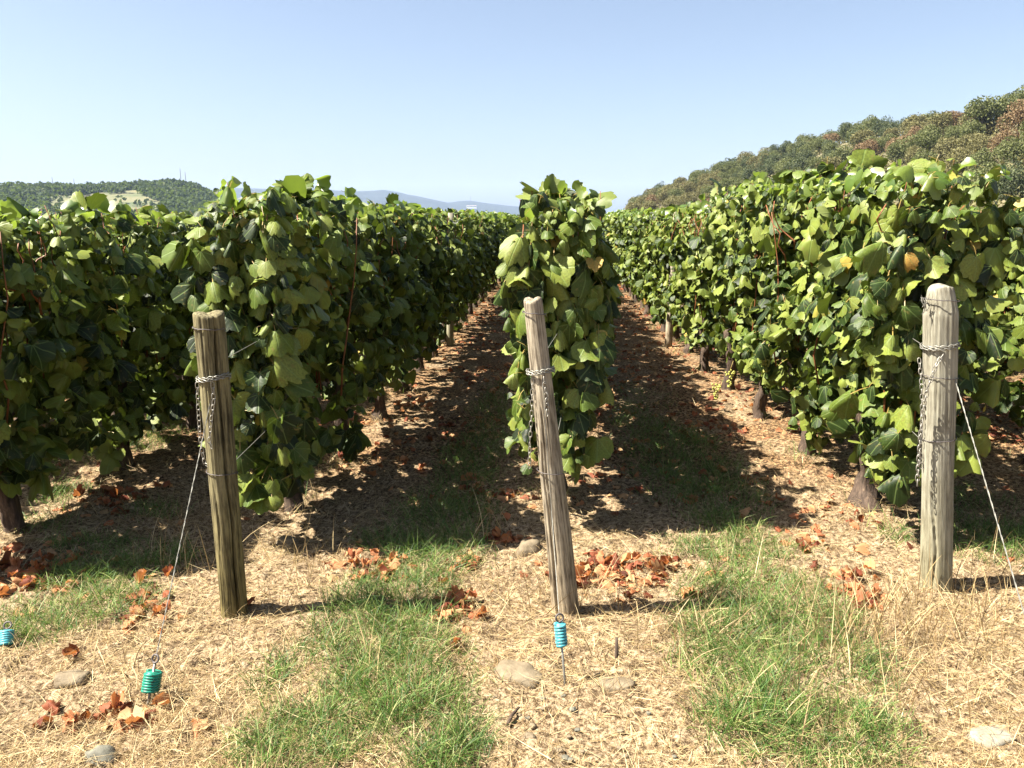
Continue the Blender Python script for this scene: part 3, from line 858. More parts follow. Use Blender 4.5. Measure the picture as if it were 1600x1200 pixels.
for row, rx in ROWX.items():
    yy = START[row]
    for i in range(NV[row]):
        y = yy + i * 1.0 + random.uniform(-0.06, 0.06)
        x = row_x(row, y) + random.uniform(-0.02, 0.02)
        if row == 0 and i == 0: x -= 0.04
        zz = float(gz(x, y))
        root = empty('grapevine', (x, y, zz))
        if i == 0 and row in FRONT_DESC: lab = FRONT_DESC[row]
        elif i < 8: lab = '%s grapevine from the front in the %s' % (ORD[i], ROWN[row])
        else: lab = 'grapevine farther back in the %s' % ROWN[row]
        tag(root, lab, 'grapevine', 'grapevines in the ' + ROWN[row])
        tk = link('trunk', BURL if (row == 1 and i == 0) else TRUNKS[(i * 5 + row + 8) % 6], root)
        tk.rotation_euler.z = random.choice((0, PI)) + random.uniform(-0.2, 0.2)
        near_v = row in NEAR_N and i < NEAR_N[row]
        front = i == 0
        if near_v:
            rs = np.random.RandomState(1000 + row * 50 + i)
            nl = 1500 if front else 1300
            if row == 0: nl += 60
            tall = {(-1, 0): 0.07, (-1, 1): 0.04, (0, 0): -0.03, (1, 0): 0.10, (1, 1): 0.16, (1, 2): 0.18, (1, 3): 0.12, (1, 4): 0.06}.get((row, i), 0.0)
            z0 = {-2: 0.24, -1: 0.28, 0: 0.34, 1: 0.30, 2: 0.34}[row] - (0.03 if front and row in (-1, 0) else 0)
            T = 0.215 if front and row < 1 else 0.235 if row == 0 else 0.26
            pos_, rot_, siz_, h_, sg_ = canopy(rs, nl, L=1.10 if not front else 1.0, z0=z0, z1=H1[row] + tall, T=T, front=front, seed=row + 20, y_w=y + row * 31.7,
                                               size=0.077 if i < 1 else 0.070, low=0.85 if row == -2 else 0.65 if row == 1 or front else 0.45)
            # shoots that stick up out of the top
            ns = 26 if not front else 44
            c0 = rs.uniform(-0.5, 0.5, ns // 6 + 1)
            ci = rs.randint(0, len(c0), ns)
            hs = rs.rand(ns)
            offx = rs.uniform(-0.15, 0.15, len(c0)) * (1 if row == 0 else 0.3)
            hmax = rs.uniform(0.02, 0.12, len(c0))[ci] * (1.0 if tall > 0 else 0.6)
            sp_ = np.stack([rs.normal(0, 0.03, ns) + offx[ci], c0[ci] + rs.normal(0, 0.035, ns), H1[row] + tall - 0.02 + hs * hmax], 1)
            sr_ = orient(rs.normal(0, 0.7, (ns, 3)) + np.array([0, -0.2, 0.5]), rs.normal(0, 0.7, (ns, 3)) + np.array([0, 0, -0.2]))
            pos_ = np.vstack([pos_, sp_]); rot_ = np.concatenate([rot_, sr_]); siz_ = np.r_[siz_, 0.075 * np.exp(rs.normal(0, 0.25, ns))]
            h_ = np.r_[h_, np.ones(ns)]
            n = len(pos_)
            var = rs.randint(0, 8, n)
            young = (h_ > 0.96) & (rs.rand(n) < 0.6)
            wp = pos_ + np.array([x, y, zz])
            tocam = np.array([0, 0, CAM_H]) - wp; tocam[:, 2] = 0; tocam /= np.linalg.norm(tocam, axis=1, keepdims=True)
            outw = pos_[:, 0] * tocam[:, 0] * 2.2 + (-(pos_[:, 1])) * (0.9 if front else 0.1) + 0.35 * (h_ > 0.9)
            score = outw + siz_ * 1.2
            k_ind = 300
            order = np.argsort(-score)
            ind = order[:k_ind]; rest = order[k_ind:]
            for q in ind:
                me = (YOUNG_ME[var[q] % 4] if young[q] else LEAF_ME[var[q]])
                lo = bpy.data.objects.new('leaf', me)
                m4 = Matrix([list(rot_[q][0]) + [0], list(rot_[q][1]) + [0], list(rot_[q][2]) + [0], [0, 0, 0, 1]])
                s = float(siz_[q])
                lo.matrix_basis = Matrix.Translation(Vector([float(v) for v in pos_[q]])) @ m4 @ Matrix.Scale(s, 4)
                lo.parent = root
                COL.objects.link(lo)
                leaf_count += 1
            V, F, U, Mi = batch_leaves(pos_[rest], rot_[rest], siz_[rest], var[rest], 1 if i < 3 else 0, young[rest])
            tag(link('foliage', mesh('foliage', V, F, [M['leaf'], M['young']], Mi, U), root), kind='stuff')
            nc = 9 if front else 7
            tops = c0
            for c in range(nc):
                cn = link('cane', CANES[rs.randint(10)], root)
                cy = tops[c % len(tops)] if c < len(tops) + 2 else rs.uniform(-0.48, 0.48)
                cn.location = (float(rs.normal(0, 0.07)), float(cy + rs.normal(0, 0.03)), 0.58)
                cn.rotation_euler = (float(rs.normal(0, 0.05)), float(rs.normal(0, 0.06)), float(rs.uniform(0, 6.28)))
            for c in range(7):
                sd = 1 if x < 0 else -1
                if rs.rand() < 0.3: sd = -sd
                cn = link('cane', CANES[rs.randint(10)], root)
                cn.location = (float(sd * rs.uniform(0.08, 0.18)), float(rs.uniform(-0.48, 0.48)), float(H1[row] + tall - rs.uniform(0.28, 0.6)))
                cn.rotation_euler = (float(rs.normal(0, 0.3)), float(rs.normal(-sd * 0.12, 0.2)), 0); cn.scale = (1.1, 1.1, float(H1[row] + tall - 0.03 - cn.location.z) * float(rs.uniform(0.6, 0.95)))
            for c in range(len(c0)):
                hx = float(hs[ci == c].max() if (ci == c).any() else 0) * float(hmax[ci == c].max() if (ci == c).any() else 0)
                cn = link('cane', CANES[c % 10], root); cn.location = (float(offx[c]), float(c0[c]), 0.58)
                cn.scale = (0.8, 0.8, (H1[row] + tall + hx - 0.60) / (0.92 + 0.03 * (c % 10 % 5)))
        else:
            f = link('foliage', PROTO_FOL[random.randrange(7)], root)
            f.rotation_euler.z = random.choice((0, PI)); f.scale = (random.uniform(0.9, 1.15), 1, H1[row] / 1.70 * random.uniform(0.97, 1.04))
            tag(f, kind='stuff')
            for c in range(3):
                cn = link('cane', CANES[random.randrange(10)], root)
                cn.location = (random.gauss(0, 0.06), random.uniform(-0.45, 0.45), 0.58)
print('leaf objects', leaf_count)

# far ends of the rows and outer rows: one mass
P_, R_, S_ = [], [], []
for k in range(-9, 10):
    if abs(k) <= 4: x0 = ROWX[k]; ys = START[k] + NV[k]
    else: x0 = ROWX[-4] - (abs(k) - 4) * 1.42 if k < 0 else ROWX[4] + (k - 4) * 1.42; ys = 8.0
    L = 62 - ys
    n = int(L * 150)
    if abs(k) > 4: n = int(L * 45)
    pos_, rot_, siz_, h_, _ = canopy(RS, n, L=L, seed=k + 90, y_w=k * 17.0, T=0.27, size=0.17, z1=1.60 if k < 0 else 1.64)
    pos_[:, 0] += x0; pos_[:, 1] += ys - 0.5 + L / 2
    P_.append(pos_); R_.append(rot_); S_.append(siz_)
P_ = np.vstack(P_); R_ = np.concatenate(R_); S_ = np.concatenate(S_)
V, F, U, Mi = batch_leaves(P_, R_, S_, RS.randint(0, 8, len(P_)), 0, RS.rand(len(P_)) < 0.05)
tag(link('distant_vines', mesh('distant_vines', V, F, [M['leaf'], M['young']], Mi, U)), 'rows of green vines running together far down the vineyard', 'vineyard', kind='stuff')

# ------------------------------------------------------------------ grape bunches on the right row
def sphere_np(seg=8, rings=6):
    V = [(0, 0, 1)]
    for i in range(1, rings):
        for j in range(seg):
            a, b_ = PI * i / rings, 2 * PI * j / seg
            V.append((math.sin(a) * math.cos(b_), math.sin(a) * math.sin(b_), math.cos(a)))
    V.append((0, 0, -1)); F = []
    for j in range(seg): F.append((0, 1 + j, 1 + (j + 1) % seg))
    for i in range(rings - 2):
        for j in range(seg):
            a = 1 + i * seg; F.append((a + j, a + seg + j, a + seg + (j + 1) % seg, a + (j + 1) % seg))
    e = len(V) - 1; a = 1 + (rings - 2) * seg
    for j in range(seg): F.append((e, a + (j + 1) % seg, a + j))
    return V, F
SV, SF = sphere_np(7, 5)
b = MB(); b.add([(x * 0.0085, y * 0.0085, z * 0.0095) for x, y, z in SV], SF)
GR = bpy.data.meshes.new('grape'); GR.from_pydata(b.V, [], b.F); GR.materials.append(M['grape']); GR.polygons.foreach_set('use_smooth', [True] * len(GR.polygons))
for k, (px, py, Yd, lab) in enumerate([(1222, 592, 6.3, 'upper yellow green grape bunch low in the right vine row'), (1196, 612, 6.7, 'lower yellow green grape bunch hanging in the right vine row'),
                                       (1290, 566, 5.4, 'grape bunch half hidden by leaves in the right vine row')]):
    p = at_depth(px, py, Yd)
    p.x = row_x(1, Yd) - 0.27
    root = empty('grape_bunch', p); tag(root, lab, 'grapes', 'grape bunches in the right vine row')
    b = MB(); b.tube([(0.02, 0, 0.14), (0, 0, 0.07), (0, 0, -0.05)], [0.0025, 0.002, 0.001], 5); b.build('stalk', M['petiole'], root)
    for g in range(38):
        t = random.random(); rr = 0.036 * (1 - 0.75 * t); th = random.uniform(0, 6.28)
        o = link('grape', GR, root); o.location = (rr * math.cos(th), rr * math.sin(th), 0.06 - t * 0.13)

# ------------------------------------------------------------------ posts
def make_post(label, base_px, top_px, r0, r1, Ytop_off, mat, seed, cracks, facet=0.0, chamfer=0.0):
    base = on_ground(*base_px); base.z = float(gz(base.x, base.y)) - 0.0
    top = at_depth(*top_px, base.y + Ytop_off)
    ax = top - base; Lh = ax.length
    root = empty('wooden_post', base); tag(root, label, 'post', 'end posts of the vine rows')
    root.rotation_euler = ax.to_track_quat('Z', 'Y').to_euler()
    seg, rings = 96, 150
    th = np.arange(seg) / seg * 2 * PI
    zz = np.linspace(-0.12, Lh, rings)
    TH, ZZ = np.meshgrid(th, zz)
    rad = r0 + (r1 - r0) * np.clip(ZZ / Lh, 0, 1)
    cs, sn = np.cos(TH), np.sin(TH)
    gr = vn(cs * 9 + 20, sn * 9 + ZZ * 0.7 + 20, seed) * 0.6 + vn(cs * 26 + 40, sn * 26 + ZZ * 1.6 + 40, seed + 1) * 0.4 - 0.5
    big = vn(cs * 1.2 + 5, sn * 1.2 + ZZ * 2.2 + 5, seed + 2) - 0.5
    rad = rad * (1 + 0.11 * gr + 0.16 * big + facet * np.cos(3 * TH + 0.7))
    for (ang, z0, z1, wd, dp, wob) in cracks:
        a = R(ang) + wob * (vn(ZZ * 5, ZZ * 0 + 2, seed + 5) - 0.5)
        d = np.abs((TH - a + PI) % (2 * PI) - PI)
        env = np.clip((ZZ - z0) / 0.08, 0, 1) * np.clip((z1 - ZZ) / 0.08, 0, 1)
        env = env * np.where(ZZ > Lh - 0.05, 0.35, 1)
        rad = rad - dp * env * np.clip(1 - d / wd, 0, 1)
    if chamfer:
        k = np.clip((ZZ - (Lh - chamfer)) / chamfer, 0, 1)
        rad = rad * (1 - 0.27 * k)
    V = np.stack([(rad * cs).ravel(), (rad * sn).ravel(), ZZ.ravel()], 1)
    # rounded worn top
    V[-seg:, 2] += 0.006 * np.sin(th * 2 + seed)
    caps = []
    for f_, dz in ((0.93, 0.006), (0.6, 0.009), (0.25, 0.006)):
        c = V[-seg:] if not caps else V[-seg:]
        ring = V[(rings - 1) * seg:(rings) * seg].copy()
        ring[:, :2] *= f_; ring[:, 2] += dz
        caps.append(ring)
    V = np.vstack([V] + caps + [[[0, 0, Lh + 0.004]]])
    nr = rings + 3
    I = (np.arange(nr - 1)[:, None] * seg + np.arange(seg)[None, :])
    J = (np.arange(nr - 1)[:, None] * seg + (np.arange(seg)[None, :] + 1) % seg)
    F = np.stack([I.ravel(), J.ravel(), (J + seg).ravel(), (I + seg).ravel()], 1)
    me = bpy.data.meshes.new('shaft')
    e = len(V) - 1
    tri = [((nr - 1) * seg + j, (nr - 1) * seg + (j + 1) % seg, e) for j in range(seg)]
    me.from_pydata(V.tolist(), [], F.tolist() + tri); me.materials.append(mat); me.polygons.foreach_set('use_smooth', [True] * len(me.polygons))
    link('shaft', me, root)
    return root, base, top

def axis_at_z(base, top, z):
    t = (z - base.z) / (top.z - base.z); return base + (top - base) * t

def wrap(name, base, top, zc, r, mat, wr=0.0017, turns=1, tilt=0.0, twist=False, label=None, dz=0.01, noise=0.0015, seed=0):
    rs = random.Random(seed)
    b = MB()
    nseg = 40
    for s in range(2 if twist else 1):
        pts = []
        for i in range(nseg * turns + 1):
            th = 2 * PI * i / nseg
            z = zc + dz * (i / nseg) + tilt * math.cos(th) + rs.uniform(-noise, noise)
            rr = r + rs.uniform(0, noise)
            if twist:
                z += 0.0035 * math.cos(i * 1.1 + s * PI); rr += 0.003 * (1 + math.sin(i * 1.1 + s * PI))
            c = axis_at_z(base, top, z)
            pts.append((c.x + rr * math.cos(th), c.y + rr * math.sin(th), z))
        b.tube(pts, wr, 6)
    o = b.build(name, mat)
    return o

def chain(pts, label, n_at=0.021, size=1.0):
    """pts world polyline; separate link objects"""
    seg = [Vector(p) for p in pts]
    dl = [0]
    for a_, b_ in zip(seg, seg[1:]): dl.append(dl[-1] + (b_ - a_).length)
    root = empty('chain', seg[0]); tag(root, label, 'chain', 'chains hanging on the end posts')
    n = int(dl[-1] / n_at)
    for i in range(n):
        d = (i + 0.5) * n_at
        k = max(j for j in range(len(dl)) if dl[j] <= d); k = min(k, len(seg) - 2)
        t = (d - dl[k]) / (dl[k + 1] - dl[k]); p = seg[k].lerp(seg[k + 1], t); dr = (seg[k + 1] - seg[k]).normalized()
        o = link('link', LINK, root)
        q = dr.to_track_quat('Z', 'Y') @ Quaternion((0, 0, 1), (PI / 2 if i % 2 else 0.15) + random.uniform(-0.3, 0.3) + 0.5)
        o.rotation_mode = 'QUATERNION'; o.rotation_quaternion = q; o.location = p - seg[0]; o.scale = (size,) * 3
    return root
b = MB()
lp = []
for i in range(16):
    th = 2 * PI * i / 16
    lp.append((0.0072 * math.cos(th), 0, 0.0125 * math.sin(th) + (0.003 if math.sin(th) > 0 else -0.003)))
V_, F_ = [], []
for i in range(16):
    p = Vector(lp[i]); nx_ = Vector(lp[(i + 1) % 16]) - Vector(lp[i - 1]); t = nx_.normalized(); a_ = Vector((0, 1, 0)); c_ = t.cross(a_)
    for j in range(6):
        an = 2 * PI * j / 6; V_.append(tuple(p + a_ * math.cos(an) * 0.0019 + c_ * math.sin(an) * 0.0019))
for i in range(16):
    for j in range(6):
        F_.append((i * 6 + j, i * 6 + (j + 1) % 6, ((i + 1) % 16) * 6 + (j + 1) % 6, ((i + 1) % 16) * 6 + j))
LINK = bpy.data.meshes.new('link'); LINK.from_pydata(V_, [], F_); LINK.materials.append(M['chain']); LINK.polygons.foreach_set('use_smooth', [True] * len(LINK.polygons))

def wire(name, pts, mat, r, label, cat='wire', group=None, twisted=False, sag=0.0):
    P = [Vector(p) for p in pts]
    fine = []
    for a_, b_ in zip(P, P[1:]):
        n = max(4, int((b_ - a_).length / (0.012 if twisted else 0.05)))
        n = min(n, 160)
        for i in range(n): fine.append(a_.lerp(b_, i / n))
    fine.append(P[-1])
    for i, p in enumerate(fine): p.z -= sag * math.sin(PI * i / (len(fine) - 1))
    b = MB()
    if twisted:
        t = (P[-1] - P[0]).normalized(); a_ = t.cross(Vector((0, 0, 1))).normalized(); c_ = t.cross(a_)
        for s in (0, PI):
            b.tube([p + a_ * r * 0.9 * math.cos(i * 0.9 + s) + c_ * r * 0.9 * math.sin(i * 0.9 + s) for i, p in enumerate(fine)], r, 5)
    else: b.tube(fine, r, 6)
    o = b.build(name, mat)
    tag(o, label, cat, group)
    return o

def ringz(px, py, base, r):  # height of a mark seen at (px, py) on the front face of a post
    return at_depth(px, py, base.y - r).z

# --- left post
pL, bL, tL = make_post('dark olive wooden end post with a long crack, leaning left of the left vine row', (367, 958), (325, 492), 0.052, 0.052, -0.06, M['wood_left'], 51,
                       [(-58, -0.1, 1.26, 0.13, 0.034, 0.35), (-95, 0.5, 1.1, 0.09, 0.010, 0.4), (-150, 0.9, 1.28, 0.3, 0.014, 0.3), (-30, 0.2, 0.9, 0.09, 0.012, 0.5), (-120, 0.0, 0.6, 0.08, 0.008, 0.5)], facet=0.02)
pC, bC, tC = make_post('slim grey cracked wooden end post leaning left in the centre', (885, 950), (833, 470), 0.055, 0.034, -0.06, M['wood_mid'], 63,
                       [(-100, 0.1, 1.02, 0.17, 0.026, 0.45), (-70, -0.1, 0.75, 0.13, 0.022, 0.5), (-125, 0.35, 1.05, 0.10, 0.014, 0.4), (-50, 0.2, 0.9, 0.10, 0.014, 0.4), (-85, 0.9, 1.25, 0.08, 0.009, 0.3)], facet=0.03)
pR, bR, tR = make_post('thick pale weathered wooden end post standing at the right', (1463, 918), (1470, 450), 0.062, 0.060, -0.06, M['wood_right'], 78,
                       [(-92, 0.95, 1.36, 0.09, 0.010, 0.2), (-60, -0.1, 0.5, 0.10, 0.013, 0.6), (-112, 0.25, 0.9, 0.08, 0.007, 0.5), (-80, -0.1, 0.3, 0.08, 0.009, 0.7), (-130, 0.5, 1.2, 0.08, 0.006, 0.4)], chamfer=0.10)
for (B, T, name_, r, marks) in [(bL, tL, 'left', 0.055, [(325, 515, 0), (333, 594, 1), (350, 742, 0)]),
                                (bC, tC, 'centre', 0.046, [(838, 491, 0), (845, 583, 1), (868, 740, 0)]),
                                (bR, tR, 'pale right', 0.0645, [(1470, 471, 0), (1468, 545, 1), (1466, 592, 0), (1465, 690, 0)])]:
    for j, (px, py, tw) in enumerate(marks):
        z = ringz(px, py, B, r)
        rr = r * (1.0 if name_ != 'centre' else (0.93 + 0.12 * j))
        o = wrap('tie_wire', B, T, z, rr, M['wire'] if tw else M['dark_wire'], wr=0.0021 if tw else 0.0019, turns=2 if tw else 1, tilt=0.006 * (1 if j % 2 else -1), twist=bool(tw), seed=j)
        pos_w = ['topmost', 'second', 'third from the top', 'lowest'][j] if j < len(marks) - 1 else 'lowest'
        tag(o, '%s wire loop round the %s post%s' % (pos_w, name_, ', twisted and pale' if tw else ''), 'wire loop', 'wire loops round the end posts')

# staples / tail of wire on the right post top, trailing wire ends
z = ringz(1447, 472, bR, 0.06)
c = axis_at_z(bR, tR, z)
b = MB()
for k in range(7):
    a_ = Vector((-0.068 - random.uniform(0, 0.02), -0.035, z - c.z + random.uniform(-0.035, 0.02)))
    pts = [c + a_ + Vector((random.uniform(-.014, .014), random.uniform(-.012, .012), 0.022 * math.sin(t * 1.6) )) for t in range(5)]
    b.tube(pts, 0.0012, 5)
o = b.build('wire_knot', M['wire']); tag(o, 'small tangled wire knot at the upper left side of the pale post', 'wire knot')

# chains
def dpt(px, py, Y): return at_depth(px, py, Y)
yR = bR.y
chain([dpt(1474, 552, yR - 0.105), dpt(1462, 572, yR - 0.125), dpt(1450, 605, yR - 0.12), dpt(1442, 640, yR - 0.10), dpt(1437, 690, yR - 0.09), dpt(1434, 740, yR - 0.085), dpt(1433, 762, yR - 0.085)],
      'long grey chain hanging down the left side of the pale post')
chain([dpt(1436, 560, yR - 0.03), dpt(1440, 600, yR - 0.055), dpt(1441, 650, yR - 0.05), dpt(1438, 700, yR - 0.04), dpt(1440, 735, yR - 0.04)],
      'shorter chain strand behind the long one on the pale post', size=0.85)
yC = bC.y
chain([dpt(850, 590, yC - 0.10), dpt(854, 620, yC - 0.095), dpt(855, 650, yC - 0.095)], 'short chain end on the front of the centre post')
chain([dpt(832, 592, yC - 0.07), dpt(831, 640, yC - 0.06), dpt(828, 690, yC - 0.05), dpt(827, 735, yC - 0.05)], 'thin chain hanging left of the centre post', size=0.85)
yL = bL.y
chain([dpt(332, 598, yL - 0.10), dpt(334, 625, yL - 0.10), dpt(330, 655, yL - 0.10), dpt(327, 690, yL - 0.10), dpt(333, 706, yL - 0.10)], 'chain strand lying on the front of the left post', size=0.85)
chain([dpt(308, 598, yL - 0.05), dpt(310, 640, yL - 0.05), dpt(313, 690, yL - 0.05), dpt(320, 725, yL - 0.05), dpt(326, 728, yL - 0.06)], 'slack chain loop at the left side of the left post', size=0.85)

# anchors with turquoise springs
def anchor(base_px, coil_px, eye_px, mat, label, rc, turns, tube_r, len_c):
    base = on_ground(*base_px); base.z = float(gz(base.x, base.y))
    top = at_depth(*eye_px, base.y + 0.05)
    ax = (top - base); L = ax.length
    root = empty('ground_anchor', base); tag(root, label, 'ground anchor', 'turquoise ground anchors')
    q = ax.to_track_quat('Z', 'Y'); root.rotation_mode = 'QUATERNION'; root.rotation_quaternion = q
    cpt = at_depth(*coil_px, base.y + 0.03)
    zc = (cpt - base).dot(ax.normalized())
    b = MB(); b.tube([(0, 0, -0.10), (0, 0, L - 0.012)], 0.0042, 8); b.build('rod', M['wire'], root)
    b = MB()
    pts = [(0.013 * math.sin(2 * PI * i / 18), 0.003 * i / 18, L + 0.002 - 0.013 * math.cos(2 * PI * i / 18)) for i in range(20)]
    b.tube(pts, 0.0034, 7); b.build('eye', M['dark_wire'], root)
    b = MB(); n = turns * 20
    pts = [(rc * math.cos(2 * PI * i / 20), rc * math.sin(2 * PI * i / 20), zc - len_c / 2 + len_c * i / n) for i in range(n + 1)]
    b.tube(pts, tube_r, 8)
    b.build('coil', mat, root)
    b = MB(); b.tube([(0, 0, zc - len_c / 2 - 0.001), (0, 0, zc + len_c / 2 + 0.001)], rc * 0.95, 16); b.build('core', M['green_coat'] if mat == M['green_coat'] else M['blue_coat'], root)
    return base, top
aL0, aL1 = anchor((231, 1100), (236, 1064), (243, 1030), M['green_coat'], 'green turquoise coiled wire anchor on the ground in front of the left post', 0.024, 7, 0.0052, 0.060)
aC0, aC1 = anchor((883, 1078), (877, 992), (874, 966), M['blue_coat'], 'pale blue turquoise coiled wire anchor in front of the centre post', 0.0155, 7, 0.0055, 0.072)
aE0, aE1 = anchor((8, 1014), (10, 997), (12, 978), M['blue_coat'], 'turquoise coiled anchor half hidden in grass at the left edge', 0.020, 6, 0.0055, 0.05)
gw = 'anchor wires of the end posts'
wire('guy_wire', [dpt(330, 622, yL - 0.09), dpt(318, 680, yL - 0.12), aL1], M['wire'], 0.0012, 'twisted wire from the left post down to the green anchor', group=gw, twisted=True)
wire('guy_wire', [dpt(312, 596, yL - 0.06), dpt(317, 660, yL - 0.07), dpt(329, 712, yL - 0.075)], M['wire'], 0.0011, 'thin slack wire along the left edge of the left post', group=gw)
wire('guy_wire', [dpt(847, 590, yC - 0.09), dpt(862, 800, yC - 0.13), aC1], M['wire'], 0.0013, 'straight wire down the centre post to the blue anchor', group=gw)
aR = on_ground(1640, 1085); aR.z = float(gz(aR.x, aR.y)) - 0.02
wire('guy_wire', [dpt(1481, 575, yR - 0.085), dpt(1492, 592, yR - 0.09), aR], M['wire'], 0.0015, 'twisted pale wire from the pale post down to the right', group=gw, twisted=True)
wire('guy_wire', [dpt(1487, 540, yR - 0.05), dpt(1489, 590, yR - 0.065)], M['wire'], 0.0016, 'short upright wire on the right edge of the pale post', group=gw)

# trellis wires and thinner posts inside the rows
gx_w = 'trellis wires through the vine rows'
for row, (B, T) in {-1: (bL, tL), 0: (bC, tC), 1: (bR, tR)}.items():
    for z, nm in ((0.60, 'low'), (1.02, 'middle')):
        a_ = axis_at_z(B, T, z) + Vector((0, 0.05, 0))
        pts = [a_, Vector((row_x(row, 4.3), 4.3, z)), Vector((row_x(row, 9), 9.6, z)), Vector((row_x(row, 20), 29, z))]
        wire('trellis_wire', pts, M['wire'], 0.0014, '%s trellis wire running back from the %s post' % (nm, {-1: 'left', 0: 'centre', 1: 'pale right'}[row]), group=gx_w)
for row in (-2, -1, 0, 1, 2):
    for j, y in enumerate((9.75, 15.8, 21.8)):
        x = row_x(row, y) + (-0.16 if row == 1 and j == 0 else 0.10 if row == -1 and j == 0 else 0); zz = float(gz(x, y))
        rs = random.Random(row * 9 + j)
        b = MB()
        pts = [(rs.uniform(-.003, .003) + i * 0.004, 0, -0.1 + i * 0.19) for i in range(10)]
        b.tube(pts, [0.045 - 0.001 * i for i in range(10)], 14, noise=lambda i, k: 0.05 * math.sin(k * 1.9 + i))
        o = b.build('trellis_post', M['wood_mid'] if row != -1 else M['wood_right'], loc=(x, y, zz))
        tag(o, '%s wooden trellis post standing inside the %s' % (('nearest', 'middle', 'farthest')[j], ROWN[row]), 'post', 'trellis posts inside the rows')

# ------------------------------------------------------------------ stones
def rock(px, py, w_px, h_f, mat, label, seed, depth_f=0.7, hf=0.5):
    p = on_ground(px, py + w_px * h_f * 0.3)
    d = p.length; w_ = 0.9 * w_px / FPX * math.sqrt(p.x ** 2 + p.y ** 2 + CAM_H ** 2)
    SV2, SF2 = sphere_np(18, 12)
    V = []
    for x, y, z in SV2:
        k = 1 + 0.35 * (float(vn(x * 1.5 + seed, y * 1.5 + z * 2 + seed, seed)) - 0.5) + 0.16 * (float(vn(x * 5 + seed, y * 5 + z * 4 + seed, seed + 1)) - 0.5)
        q = lambda v: math.copysign(abs(v) ** 0.75, v)
        V.append((q(x) * k * w_ / 2, q(y) * k * w_ / 2 * depth_f, q(z) * k * w_ / 2 * hf))
    b = MB(); b.add(V, SF2)
    o = b.build('stone', mat, loc=(p.x, p.y, float(gz(p.x, p.y)) - w_ * hf * 0.04)); o.rotation_euler = (0, 0, seed * 1.3 % 0.8 - 0.4)
    tag(o, label, 'stone', 'stones on the ground'); return o
rock(112, 1055, 46, 0.5, M['stone'], 'pale flat stone on the straw left of the green anchor', 3)
rock(160, 1172, 48, 0.9, M['stone_grey'], 'grey upright stone at the bottom left', 4, hf=0.8)
rock(808, 1050, 84, 0.4, M['stone'], 'broad pale stone left of the blue anchor', 5, hf=0.42)
rock(826, 848, 44, 0.7, M['stone'], 'pale round stone beside the foot of the centre post', 6, hf=0.8)
rock(962, 1068, 60, 0.5, M['stone'], 'flat tan stone right of the blue anchor', 7, hf=0.35)
rock(1552, 1150, 60, 0.35, M['stone_white'], 'bright white stone at the bottom right corner', 8, hf=0.4)
rock(826, 1152, 22, 0.6, M['stone'], 'small tan pebble low in the bare patch at bottom centre', 9, hf=0.6)
rock(448, 838, 36, 0.6, M['stone'], 'tan stone in front of the left row behind the left post', 10, hf=0.6)
rock(500, 948, 26, 0.5, M['stone'], 'small stone lying in the shadow of the left post', 12, hf=0.5)
for k in range(34):
    px = random.uniform(740, 1060); py = random.uniform(1085, 1195)
    o = rock(px, py, random.uniform(7, 14), 0.5, M['stone'] if k % 3 else M['stone_grey'], 'small pebble scattered on the bare soil at the bottom centre', 20 + k, hf=0.6)
    o['group'] = 'pebbles on the bare soil'; o.name = 'pebble'; o['category'] = 'pebble'
b = MB(); p = on_ground(800, 1128); b.tube([p + Vector((-0.012, -0.03, 0.012)), p + Vector((0, 0, 0.024)), p + Vector((0.02, 0.045, 0.022))], [0.005, 0.006, 0.004], 7)
tag(b.build('twig', M['bark']), 'short dark twig on the bare soil at bottom centre', 'twig')
b = MB(); p = on_ground(962, 1043); b.tube([p + Vector((0, 0, -0.02)), p + Vector((0.003, 0, 0.05)), p + Vector((0.0, 0, 0.115))], [0.009, 0.007, 0.005], 8)
tag(b.build('broken_stem', M['bark']), 'upright broken brown stem right of the blue anchor', 'stem')

